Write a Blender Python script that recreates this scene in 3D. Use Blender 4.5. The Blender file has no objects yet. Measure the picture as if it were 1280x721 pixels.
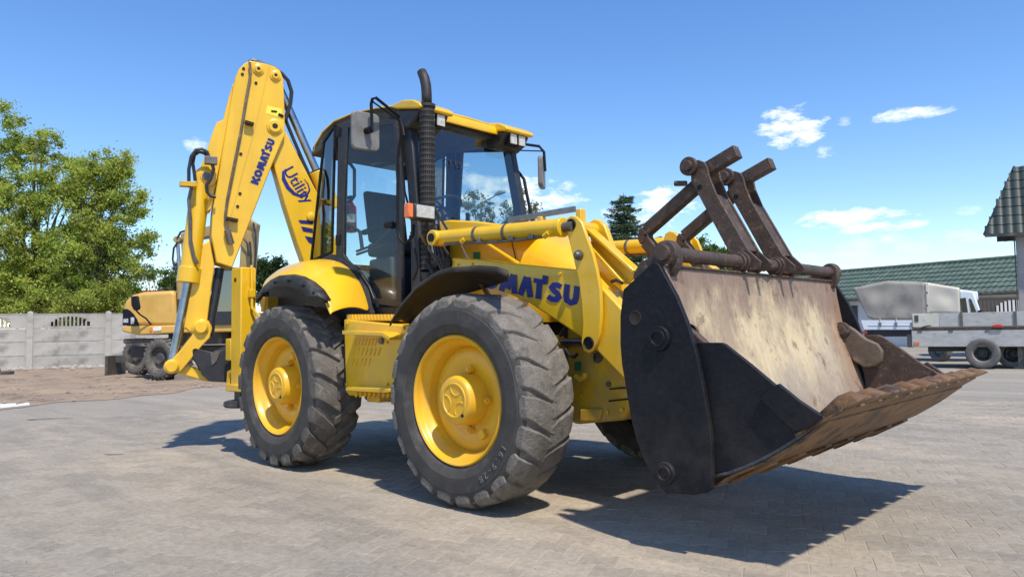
import bpy, math, random
import numpy as np
from mathutils import Vector, Matrix
PI=math.pi; R=math.radians
rnd=random.Random(7)
scn=bpy.context.scene
COL=scn.collection
# ---------------------------------------------------------------- camera
def setup_camera():
    yaw,pitch,roll=R(-43.8108),R(3.2142),R(-0.9107)
    F=Vector((math.sin(yaw)*math.cos(pitch),math.cos(yaw)*math.cos(pitch),math.sin(pitch)))
    R0=Vector((math.cos(yaw),-math.sin(yaw),0)); U0=R0.cross(F)
    X=R0*math.cos(roll)+U0*math.sin(roll); Y=-R0*math.sin(roll)+U0*math.cos(roll)
    cd=bpy.data.cameras.new('camera'); cd.sensor_width=36; cd.lens=921.3506/1280*36
    cd.clip_start=.05; cd.clip_end=3000
    co=bpy.data.objects.new('camera',cd); COL.objects.link(co)
    m=Matrix((( X.x,Y.x,-F.x,3.6797),(X.y,Y.y,-F.y,-4.5778),(X.z,Y.z,-F.z,1.1260),(0,0,0,1)))
    co.matrix_world=m; scn.camera=co
setup_camera()
CAM=Vector((3.6797,-4.5778,1.1260))
ROT=R(43.81)
# ---------------------------------------------------------------- light
scn.view_settings.view_transform='Standard'; scn.view_settings.look='None'
scn.view_settings.exposure=0.67
scn.cycles.transparent_max_bounces=24; scn.view_settings.gamma=1
SUNV=Vector((.55,-.20,1)).normalized()
sd=bpy.data.lights.new('sun','SUN'); sd.energy=3.2; sd.angle=R(1.6); sd.color=(1,.935,.83)
so=bpy.data.objects.new('sun',sd); COL.objects.link(so)
so.rotation_euler=SUNV.to_track_quat('Z','Y').to_euler()
def setup_world():
    w=bpy.data.worlds.new('World'); scn.world=w; w.use_nodes=True
    nt=w.node_tree; N=nt.nodes; Lk=nt.links; N.clear()
    out=N.new('ShaderNodeOutputWorld'); bg=N.new('ShaderNodeBackground'); bg.inputs[1].default_value=.132
    sky=N.new('ShaderNodeTexSky'); sky.sky_type='NISHITA'; sky.sun_disc=False
    sky.sun_elevation=math.asin(SUNV.z); sky.sun_rotation=math.atan2(SUNV.x,SUNV.y)
    sky.air_density=1.0; sky.dust_density=.15; sky.ozone_density=2.2; sky.altitude=0
    hs=N.new('ShaderNodeHueSaturation'); hs.inputs['Saturation'].default_value=1.24; hs.inputs['Hue'].default_value=.507; hs.inputs['Value'].default_value=1.0
    Lk.new(sky.outputs[0],hs.inputs['Color'])
    tc=N.new('ShaderNodeTexCoord'); sp=N.new('ShaderNodeSeparateXYZ'); Lk.new(tc.outputs['Generated'],sp.inputs[0])
    def mth(op,a,b=None,c=None,clamp=False):
        n=N.new('ShaderNodeMath'); n.operation=op; n.use_clamp=clamp
        for i,v in enumerate((a,b,c)):
            if v is None: continue
            if isinstance(v,(int,float)): n.inputs[i].default_value=v
            else: Lk.new(v,n.inputs[i])
        return n.outputs[0]
    az=mth('ARCTAN2',sp.outputs[0],sp.outputs[1]); el=mth('ARCSINE',sp.outputs[2])
    cv=N.new('ShaderNodeCombineXYZ'); Lk.new(mth('MULTIPLY',az,1.0),cv.inputs[0]); Lk.new(mth('MULTIPLY',el,2.2),cv.inputs[1])
    nz=N.new('ShaderNodeTexNoise'); nz.inputs['Scale'].default_value=26; nz.inputs['Detail'].default_value=7; nz.inputs['Roughness'].default_value=.62
    Lk.new(cv.outputs[0],nz.inputs['Vector'])
    nn=mth('SUBTRACT',nz.outputs['Fac'],.5)
    total=None
    # cumulus puffs: (azimuth, elevation), half width, half height, density
    for (a,e),ra,re,k in zip(CLOUDS,*zip(*CLOUDSZ)):
        da=mth('DIVIDE',mth('SUBTRACT',az,a),ra); de=mth('DIVIDE',mth('SUBTRACT',el,e),re)
        d=mth('ADD',mth('MULTIPLY',da,da),mth('MULTIPLY',de,de))
        v=mth('ADD',mth('SUBTRACT',1.0,d),mth('MULTIPLY',nn,6.6))
        v=mth('MULTIPLY',mth('MULTIPLY',v,.75,clamp=True),k)
        total=v if total is None else mth('MAXIMUM',total,v)
    # general thin veil low over the horizon
    mx=N.new('ShaderNodeMixRGB'); Lk.new(total,mx.inputs[0]); Lk.new(hs.outputs[0],mx.inputs[1]); mx.inputs[2].default_value=(6.3,6.5,6.8,1)
    Lk.new(mx.outputs[0],bg.inputs[0]); Lk.new(bg.outputs[0],out.inputs[0])
CLOUDS=[(-0.3989,0.2479),(-0.3755,0.2356),(-0.3547,0.2168),(-0.2687,0.2458),(-0.2376,0.2448),(-0.3314,0.2468),(-0.3332,0.1316),(-0.2982,0.1181),(-0.2901,0.1031),(-0.2063,0.129),(-0.7626,0.1829),(-0.7081,0.1743),(-0.5686,0.1607),(-0.8498,0.2027),(-1.1698,0.2351),(-0.2317,0.0969),(-0.3395,0.0866),(-0.5898,0.1575),(-0.7957,0.163)]
CLOUDSZ=[(.040,.022,1),(.02,.013,.9),(.014,.009,.75),(.030,.0075,.8),(.028,.005,.65),(.010,.006,.5),(.06,.012,.95),(.045,.007,.7),(.022,.007,.4),(.02,.006,.4),(.09,.022,.95),(.05,.014,.9),(.05,.022,1),(.06,.018,.8),(.014,.010,.5),(.14,.010,.25),(.1,.006,.2),(.05,.016,.6),(.08,.02,.7)]
setup_world()
# ---------------------------------------------------------------- materials
MATS={}
def mat(name,c1,c2=None,scale=4.0,rough=.6,metal=0.0,bump=0.0,bscale=40.0,c3=None,scale3=1.0,cov3=.5,coat=0.0,spec=.5,stretch=(1,1,1),rnd_amt=0.0,rough2=None,contrast=(.35,.65),world=False,attr=None,detail=6,c4=None,stretch4=(.22,2.2,1),grain=0.0,gscale=160):
    m=bpy.data.materials.new(name); m.use_nodes=True; nt=m.node_tree; N=nt.nodes; Lk=nt.links
    b=N['Principled BSDF']; b.inputs['Roughness'].default_value=rough; b.inputs['Metallic'].default_value=metal
    b.inputs['Specular IOR Level'].default_value=spec
    if coat: b.inputs['Coat Weight'].default_value=coat; b.inputs['Coat Roughness'].default_value=.12
    if world:
        g=N.new('ShaderNodeNewGeometry'); src=g.outputs['Position']
    else:
        tc=N.new('ShaderNodeTexCoord'); src=tc.outputs['Object']
    mp=N.new('ShaderNodeMapping'); mp.inputs['Scale'].default_value=stretch; Lk.new(src,mp.inputs[0]); vec=mp.outputs[0]
    col=None
    def noise(sc,det=detail,ro=.6):
        n=N.new('ShaderNodeTexNoise'); n.inputs['Scale'].default_value=sc; n.inputs['Detail'].default_value=det; n.inputs['Roughness'].default_value=ro
        Lk.new(vec,n.inputs['Vector']); return n.outputs['Fac']
    def ramp(f,lo,hi):
        r=N.new('ShaderNodeMapRange'); r.inputs[1].default_value=lo; r.inputs[2].default_value=hi; r.clamp=True; Lk.new(f,r.inputs[0]); return r.outputs[0]
    def mix(f,a,b_):
        x=N.new('ShaderNodeMixRGB')
        if isinstance(f,float): x.inputs[0].default_value=f
        else: Lk.new(f,x.inputs[0])
        for i,v in ((1,a),(2,b_)):
            if isinstance(v,tuple): x.inputs[i].default_value=(*v,1)
            else: Lk.new(v,x.inputs[i])
        return x.outputs[0]
    if c2 is not None:
        fa=ramp(noise(scale),*contrast); col=mix(fa,c1,c2)
        if rough2 is not None:
            rr=N.new('ShaderNodeMapRange'); rr.inputs[3].default_value=rough; rr.inputs[4].default_value=rough2; Lk.new(fa,rr.inputs[0]); Lk.new(rr.outputs[0],b.inputs['Roughness'])
    if c3 is not None:
        f=ramp(noise(scale3),1-cov3-.06,1-cov3+.10); col=mix(f,col if col is not None else c1,c3)
    if c4 is not None:
        mp4=N.new('ShaderNodeMapping'); mp4.inputs['Scale'].default_value=stretch4; mp4.inputs['Rotation'].default_value=(0,0,R(12)); Lk.new(src,mp4.inputs[0])
        n=N.new('ShaderNodeTexNoise'); n.inputs['Scale'].default_value=1.0; n.inputs['Detail'].default_value=9; n.inputs['Roughness'].default_value=.68; Lk.new(mp4.outputs[0],n.inputs['Vector'])
        f=ramp(n.outputs['Fac'],.50,.66); f2=N.new('ShaderNodeMath'); f2.operation='MULTIPLY'; f2.inputs[1].default_value=.6; Lk.new(f,f2.inputs[0]); col=mix(f2.outputs[0],col,c4)
    if grain:
        n=N.new('ShaderNodeTexNoise'); n.inputs['Scale'].default_value=gscale; n.inputs['Detail'].default_value=4; n.inputs['Roughness'].default_value=.75; Lk.new(src,n.inputs['Vector'])
        n2=N.new('ShaderNodeTexNoise'); n2.inputs['Scale'].default_value=gscale*.12; n2.inputs['Detail'].default_value=6; n2.inputs['Roughness'].default_value=.7; Lk.new(src,n2.inputs['Vector'])
        av=N.new('ShaderNodeMath'); av.operation='ADD'; Lk.new(n.outputs['Fac'],av.inputs[0]); Lk.new(n2.outputs['Fac'],av.inputs[1])
        mr=N.new('ShaderNodeMapRange'); mr.inputs[1].default_value=.65; mr.inputs[2].default_value=1.35; mr.inputs[3].default_value=1-grain; mr.inputs[4].default_value=1+grain; mr.clamp=False; Lk.new(av.outputs[0],mr.inputs[0])
        hs=N.new('ShaderNodeHueSaturation'); Lk.new(mr.outputs[0],hs.inputs['Value'])
        if col is None: hs.inputs['Color'].default_value=(*c1,1)
        else: Lk.new(col,hs.inputs['Color'])
        col=hs.outputs[0]
    if rnd_amt or attr:
        if attr:
            a=N.new('ShaderNodeAttribute'); a.attribute_name=attr; fac=a.outputs['Fac']
        else:
            oi=N.new('ShaderNodeObjectInfo'); fac=oi.outputs['Random']
        mr=N.new('ShaderNodeMapRange'); mr.inputs[3].default_value=1-rnd_amt; mr.inputs[4].default_value=1+rnd_amt; Lk.new(fac,mr.inputs[0])
        hs=N.new('ShaderNodeHueSaturation'); Lk.new(mr.outputs[0],hs.inputs['Value'])
        if col is None: hs.inputs['Color'].default_value=(*c1,1)
        else: Lk.new(col,hs.inputs['Color'])
        col=hs.outputs[0]
    if col is None: b.inputs['Base Color'].default_value=(*c1,1)
    else: Lk.new(col,b.inputs['Base Color'])
    if bump:
        bn=N.new('ShaderNodeBump'); bn.inputs['Strength'].default_value=bump; bn.inputs['Distance'].default_value=.01
        Lk.new(noise(bscale,8,.65),bn.inputs['Height']); Lk.new(bn.outputs[0],b.inputs['Normal'])
    MATS[name]=m; return m
YEL=mat('yellow_paint',(.86,.515,.014),(.79,.45,.012),scale=3,rough=.33,coat=.35,bump=.04,bscale=25,c3=(.60,.36,.03),scale3=9,cov3=.28,contrast=(.3,.7))
YELW=mat('yellow_wheel_paint',(.88,.48,.013),(.80,.42,.012),scale=5,rough=.38,coat=.2,bump=.10,bscale=30,c3=(.50,.32,.05),scale3=14,cov3=.26)
YELD=mat('yellow_worn_cast_paint',(.72,.43,.015),(.55,.32,.02),scale=9,rough=.5,bump=.25,bscale=50,c3=(.22,.15,.05),scale3=7,cov3=.30)
BLK=mat('black_gloss_paint',(.007,.007,.010),(.012,.012,.016),scale=30,rough=.5,bump=.35,bscale=140,c3=(.035,.033,.035),scale3=30,cov3=.26,spec=.22)
BLKM=mat('black_frame',(.016,.017,.021),(.03,.03,.034),scale=12,rough=.5,bump=.1,c3=(.07,.065,.06),scale3=20,cov3=.33)
PLAS=mat('dark_plastic',(.035,.034,.034),(.022,.021,.021),scale=6,rough=.55,bump=.12,bscale=80,c3=(.10,.085,.07),scale3=5,cov3=.38)
PLASB=mat('brown_dusty_plastic',(.045,.035,.026),(.028,.022,.018),scale=5,rough=.75,bump=.15,bscale=60,c3=(.10,.08,.055),scale3=4,cov3=.42)
RUB=mat('tyre_rubber',(.044,.040,.037),(.078,.070,.061),scale=7,rough=.75,bump=.35,bscale=60,c3=(.11,.10,.09),scale3=5,cov3=.38,contrast=(.3,.7),spec=.35)
TREAD=mat('sunlit_worn_tread',(.135,.120,.102),(.235,.21,.178),scale=6,rough=.9,bump=1.0,bscale=38,c3=(.085,.078,.07),scale3=11,cov3=.40,contrast=(.3,.7),spec=.25,grain=.35,gscale=90)  # worn front tread; its sunlit paleness is put into the colour
TREADR=mat('rear_tread_rubber',(.095,.085,.074),(.155,.138,.118),scale=8,rough=.85,bump=.6,bscale=40,c3=(.22,.20,.175),scale3=12,cov3=.42,contrast=(.3,.7),spec=.3)
STEEL=mat('chrome_rod',(.42,.43,.45),(.28,.29,.31),scale=10,rough=.28,metal=1,bump=.05)
STEELD=mat('dull_steel',(.20,.19,.18),(.12,.11,.10),scale=14,rough=.5,metal=.6,bump=.2,c3=(.25,.13,.06),scale3=18,cov3=.4)
RUST=mat('rusty_dark_steel',(.055,.038,.030),(.11,.072,.052),scale=10,rough=.62,metal=.25,bump=.5,bscale=70,c3=(.19,.12,.08),scale3=22,cov3=.40,contrast=(.3,.7))
RUSTB=mat('bucket_edge_rust',(.155,.078,.030),(.26,.145,.062),scale=7,rough=.6,metal=.2,bump=.6,bscale=60,c3=(.05,.034,.024),scale3=8,cov3=.46,contrast=(.3,.7))
WORN=mat('worn_bucket_inside',(.40,.315,.19),(.23,.155,.105),scale=3.2,rough=.7,bump=.45,bscale=50,c3=(.105,.07,.055),scale3=4.5,cov3=.42,stretch=(1,1,.45),contrast=(.42,.60),detail=10)
def worn_inside():
    # scoured bucket face: brown oxide along the top, bare cream clay in the middle, grey scuffs below, fine vertical scratches
    m=MATS['worn_bucket_inside']; nt=m.node_tree; N=nt.nodes; Lk=nt.links; b=N['Principled BSDF']; old=b.inputs['Base Color'].links[0].from_socket
    tc=N.new('ShaderNodeTexCoord'); sp=N.new('ShaderNodeSeparateXYZ'); Lk.new(tc.outputs['Object'],sp.inputs[0])
    mp=N.new('ShaderNodeMapping'); mp.inputs['Scale'].default_value=(1,1,.7); Lk.new(tc.outputs['Object'],mp.inputs[0])
    def noise(sc,d=8,r=.65):
        n=N.new('ShaderNodeTexNoise'); n.inputs['Scale'].default_value=sc; n.inputs['Detail'].default_value=d; n.inputs['Roughness'].default_value=r; Lk.new(mp.outputs[0],n.inputs['Vector']); return n.outputs['Fac']
    def mth(op,a,c):
        n=N.new('ShaderNodeMath'); n.operation=op
        for i,v in enumerate((a,c)):
            if isinstance(v,(int,float)): n.inputs[i].default_value=v
            else: Lk.new(v,n.inputs[i])
        return n.outputs[0]
    def mr(f,lo,hi):
        r=N.new('ShaderNodeMapRange'); r.inputs[1].default_value=lo; r.inputs[2].default_value=hi; Lk.new(f,r.inputs[0]); return r.outputs[0]
    def mix(f,a,c):
        x=N.new('ShaderNodeMixRGB'); Lk.new(f,x.inputs[0]); Lk.new(a,x.inputs[1]) if not isinstance(a,tuple) else setattr(x.inputs[1],'default_value',(*a,1)); x.inputs[2].default_value=(*c,1); return x.outputs[0]
    top=mr(mth('ADD',sp.outputs[2],mth('MULTIPLY',mth('SUBTRACT',noise(5),.5),1.1)),1.12,1.40)
    low=mr(mth('SUBTRACT',mth('MULTIPLY',mth('SUBTRACT',noise(3.3),.5),1.2),sp.outputs[2]),-1.0,-.62)
    cen=mr(mth('ABSOLUTE',mth('SUBTRACT',sp.outputs[1],.05),0.0),1.15,.35); cz=mr(mth('ABSOLUTE',mth('SUBTRACT',sp.outputs[2],1.02),0.0),.48,.12)
    cr=mth('MULTIPLY',mr(mth('ADD',mth('MULTIPLY',mth('MULTIPLY',cen,cz),.16),noise(3.6,14,.74)),.50,.66),1.0)
    base=mix(cr,(.35,.255,.165),(.57,.45,.27))
    edge=mr(mth('ADD',sp.outputs[1],mth('MULTIPLY',mth('SUBTRACT',noise(4),.5),.9)),.80,1.15); base=mix(mth('MULTIPLY',edge,.6),base,(.27,.13,.065))
    base=mix(mth('MULTIPLY',low,.75),base,(.33,.28,.23))
    base=mix(mth('MULTIPLY',top,.85),base,(.215,.14,.105))
    rs=mr(noise(8,10,.72),.57,.63); base=mix(mth('MULTIPLY',rs,.65),base,(.12,.06,.035))
    mp2=N.new('ShaderNodeMapping'); mp2.inputs['Scale'].default_value=(1,60,3); Lk.new(tc.outputs['Object'],mp2.inputs[0]); n=N.new('ShaderNodeTexNoise'); n.inputs['Scale'].default_value=1; n.inputs['Detail'].default_value=5; Lk.new(mp2.outputs[0],n.inputs['Vector'])
    g=N.new('ShaderNodeMapRange'); g.inputs[1].default_value=.3; g.inputs[2].default_value=.7; g.inputs[3].default_value=.90; g.inputs[4].default_value=1.09; Lk.new(n.outputs['Fac'],g.inputs[0])
    h=N.new('ShaderNodeHueSaturation'); Lk.new(g.outputs[0],h.inputs['Value']); Lk.new(base,h.inputs['Color']); Lk.new(h.outputs[0],b.inputs['Base Color'])
worn_inside()
DUSTY=mat('dusty_brown_steel',(.17,.125,.085),(.10,.072,.052),scale=7,rough=.75,bump=.35,c3=(.26,.20,.13),scale3=9,cov3=.42)
HOSE=mat('black_hose',(.014,.014,.015),(.03,.03,.03),scale=20,rough=.45)
EXH=mat('exhaust_steel',(.040,.036,.033),(.075,.066,.058),scale=12,rough=.6,metal=.5,bump=.2)
GRD=mat('grey_guard',(.16,.165,.17),(.25,.25,.25),scale=14,rough=.5,metal=.4)
ORA=mat('orange_lens',(.85,.17,.015),rough=.2,coat=.5)
LENS=mat('lamp_lens',(.62,.60,.52),(.42,.40,.34),scale=35,rough=.15,coat=.6,bump=.3,bscale=90)
BLUE=mat('blue_lettering',(.008,.012,.15),(.010,.017,.18),scale=8,rough=.4)
GREEN=mat('green_sticker',(.03,.16,.06),rough=.4); WHITE=mat('white_sticker',(.72,.72,.68),rough=.5)
YST=mat('yellow_sticker',(.85,.72,.06),rough=.4); REDX=mat('red_extinguisher',(.45,.05,.06),rough=.3)
SEAT=mat('seat_fabric',(.018,.024,.032),(.03,.036,.045),scale=20,rough=.85)
MIRB=mat('mirror_back',(.20,.19,.175),(.14,.135,.125),scale=8,rough=.5,bump=.1,c3=(.12,.10,.08),scale3=7,cov3=.36)
MIRG=mat('mirror_glass',(.8,.8,.8),rough=.03,metal=1)
INT=mat('interior_trim',(.05,.055,.06),(.035,.038,.043),scale=6,rough=.8)
DASH=mat('grey_dash',(.26,.28,.26),rough=.6)
BEI=mat('beige_paint',(.66,.39,.085),(.56,.33,.075),scale=2,rough=.42,coat=.15,bump=.05,c3=(.38,.26,.12),scale3=4,cov3=.34)
BEIF=mat('faded_beige_paint',(.40,.27,.10),(.30,.20,.08),scale=3,rough=.55,bump=.1)
DKB=mat('dark_grey_steel',(.05,.047,.045),(.09,.08,.07),scale=5,rough=.7,bump=.2,c3=(.16,.13,.10),scale3=4,cov3=.4)
BROWNB=mat('brown_bucket_steel',(.17,.13,.10),(.25,.20,.15),scale=5,rough=.7,bump=.3)
CONC=mat('fence_concrete',(.46,.43,.38),(.37,.34,.30),scale=1.3,rough=.9,bump=.25,bscale=25,c3=(.26,.235,.205),scale3=2.0,cov3=.42,rnd_amt=.07)
CANVAS=mat('dirty_dim_canvas',(.34,.31,.27),(.26,.235,.205),scale=1.3,rough=.9,bump=.3,bscale=6,c3=(.19,.165,.14),scale3=2.5,cov3=.40,rnd_amt=.02)  # dirt, plus the dimmer light on this panel put into the grey
CANVC=mat('lit_cream_canvas',(.66,.60,.50),(.58,.52,.43),scale=1.5,rough=.85,bump=.15,bscale=5)  # cream panel; the brighter light on its angle is put into the colour
BOARD=mat('weathered_grey_board',(.46,.455,.43),(.37,.365,.34),scale=3,rough=.8,bump=.3,bscale=30,c3=(.22,.22,.20),scale3=6,cov3=.36,stretch=(1,1,3))
BOARDC=mat('cream_board',(.60,.58,.48),(.50,.48,.40),scale=3,rough=.8,bump=.2,c3=(.32,.29,.24),scale3=6,cov3=.34)
WPAINT=mat('white_vehicle_paint',(.74,.77,.80),(.66,.69,.73),scale=2,rough=.35,coat=.3)
TILEG=mat('green_roof_tile',(.072,.108,.080),(.098,.135,.102),scale=3,rough=.55,bump=.1,world=True,c3=(.14,.18,.14),scale3=1.5,cov3=.4)
TILED=mat('dark_green_roof_tile',(.016,.027,.024),(.024,.037,.032),scale=2,rough=.5,bump=.08,world=True)
TILER=mat('red_roof_tile',(.42,.085,.06),(.34,.07,.05),scale=2,rough=.7,world=True)
TILEB=mat('brown_roof_tile',(.30,.20,.15),(.24,.16,.12),scale=2,rough=.7,world=True)
PLAST=mat('white_render',(.66,.66,.66),(.58,.58,.58),scale=1,rough=.9)
GREYW=mat('grey_render',(.36,.34,.32),(.30,.285,.27),scale=1.5,rough=.9,bump=.1)
WOODD=mat('dark_timber',(.07,.06,.055),(.10,.088,.08),scale=5,rough=.85,bump=.2,stretch=(6,6,1))
BARK=mat('bark',(.10,.085,.065),(.16,.14,.11),scale=10,rough=.95,bump=.6)
def leafmat(name,a,b_):
    m=mat(name,a,b_,scale=.9,rough=.6,world=True,attr='tone',rnd_amt=.42,contrast=(.3,.7),spec=.3)
    nt=m.node_tree; N=nt.nodes; b=N['Principled BSDF']
    tr=N.new('ShaderNodeBsdfTranslucent'); mx=N.new('ShaderNodeMixShader'); mx.inputs[0].default_value=.46
    nt.links.new(b.inputs['Base Color'].links[0].from_socket,tr.inputs[0])
    o=N['Material Output']; nt.links.new(b.outputs[0],mx.inputs[1]); nt.links.new(tr.outputs[0],mx.inputs[2]); nt.links.new(mx.outputs[0],o.inputs[0])
    return m
LEAF=leafmat('leaves_yellow_green',(.33,.43,.075),(.43,.45,.085)); LEAF2=leafmat('leaves_green',(.10,.16,.035),(.14,.19,.045))
LEAFD=leafmat('leaves_dark',(.035,.07,.02),(.055,.09,.025)); NEED=leafmat('spruce_needles',(.075,.125,.055),(.11,.155,.075)); LEAFP=leafmat('leaves_olive',(.24,.28,.13),(.30,.32,.17))
def weather(m,chip=.5,streak=.15,dust=(.30,.235,.16),dz=1.2,damt=.35,chipc=(.16,.11,.07),cs=38,cth=.71):
    # paint chips, rain streaks down vertical faces and road dust that thins out with height
    nt=m.node_tree; N=nt.nodes; Lk=nt.links; b=N['Principled BSDF']; col=b.inputs['Base Color'].links[0].from_socket
    g=N.new('ShaderNodeNewGeometry'); sp=N.new('ShaderNodeSeparateXYZ'); Lk.new(g.outputs['Position'],sp.inputs[0])
    def noise(sc,stretch=(1,1,1),d=5,r=.6):
        mp=N.new('ShaderNodeMapping'); mp.inputs['Scale'].default_value=stretch; Lk.new(g.outputs['Position'],mp.inputs[0])
        n=N.new('ShaderNodeTexNoise'); n.inputs['Scale'].default_value=sc; n.inputs['Detail'].default_value=d; n.inputs['Roughness'].default_value=r; Lk.new(mp.outputs[0],n.inputs['Vector']); return n.outputs['Fac']
    def mr(f,a,c,lo=0,hi=1):
        r=N.new('ShaderNodeMapRange'); r.inputs[1].default_value=a; r.inputs[2].default_value=c; r.inputs[3].default_value=lo; r.inputs[4].default_value=hi; Lk.new(f,r.inputs[0]); return r.outputs[0]
    def mul(a,c):
        n=N.new('ShaderNodeMath'); n.operation='MULTIPLY'
        for i,v in enumerate((a,c)):
            if isinstance(v,(int,float)): n.inputs[i].default_value=v
            else: Lk.new(v,n.inputs[i])
        return n.outputs[0]
    def mix(f,a,c):
        x=N.new('ShaderNodeMixRGB'); Lk.new(f,x.inputs[0]); Lk.new(a,x.inputs[1]); x.inputs[2].default_value=(*c,1); return x.outputs[0]
    h=N.new('ShaderNodeHueSaturation'); Lk.new(mr(noise(7,(1,1,.12)),.35,.68,1.0,1-streak),h.inputs['Value']); Lk.new(col,h.inputs['Color']); col=h.outputs[0]
    chips=mul(mr(noise(cs),cth,cth+.02),mr(noise(2.3),.48,.6)); col=mix(mul(chips,chip),col,chipc)
    du=mul(mr(sp.outputs[2],dz,.3),mr(noise(5,d=8),.40,.66)); col=mix(mul(du,damt),col,dust)
    Lk.new(col,b.inputs['Base Color'])
weather(YEL,chip=.8,streak=.10,dz=1.6,damt=.35); weather(YELW,chip=.6,streak=.06,dz=1.2,damt=.22); weather(YELD,chip=.9,streak=.2,dz=1.6,damt=.6)
weather(BLK,chip=.25,streak=.0,dust=(.09,.075,.062),dz=.95,damt=.38,chipc=(.13,.10,.08),cs=60,cth=.66)
def glassmat(name,tint,rough=.005,f0=.05):
    m=bpy.data.materials.new(name); m.use_nodes=True; nt=m.node_tree; N=nt.nodes; N.clear()
    o=N.new('ShaderNodeOutputMaterial'); t=N.new('ShaderNodeBsdfTransparent'); t.inputs[0].default_value=(*tint,1)
    g=N.new('ShaderNodeBsdfGlossy'); g.inputs['Roughness'].default_value=rough; lw=N.new('ShaderNodeLayerWeight'); lw.inputs[0].default_value=.5; pw=N.new('ShaderNodeMath'); pw.operation='POWER'; pw.inputs[1].default_value=4.0; nt.links.new(lw.outputs['Facing'],pw.inputs[0]); f=N.new('ShaderNodeMapRange'); f.inputs[3].default_value=f0; f.inputs[4].default_value=.95; nt.links.new(pw.outputs[0],f.inputs[0])
    mx=N.new('ShaderNodeMixShader'); nt.links.new(f.outputs[0],mx.inputs[0]); nt.links.new(t.outputs[0],mx.inputs[1]); nt.links.new(g.outputs[0],mx.inputs[2]); nt.links.new(mx.outputs[0],o.inputs[0])
    return m
GLASSW=glassmat('windscreen_glass',(.74,.83,.82),f0=.13); GLASS=glassmat('cab_glass',(.74,.83,.82)); GLASSD=glassmat('tinted_glass',(.16,.2,.19),f0=.22); GLASSX=glassmat('dark_vehicle_glass',(.05,.06,.07))
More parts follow.
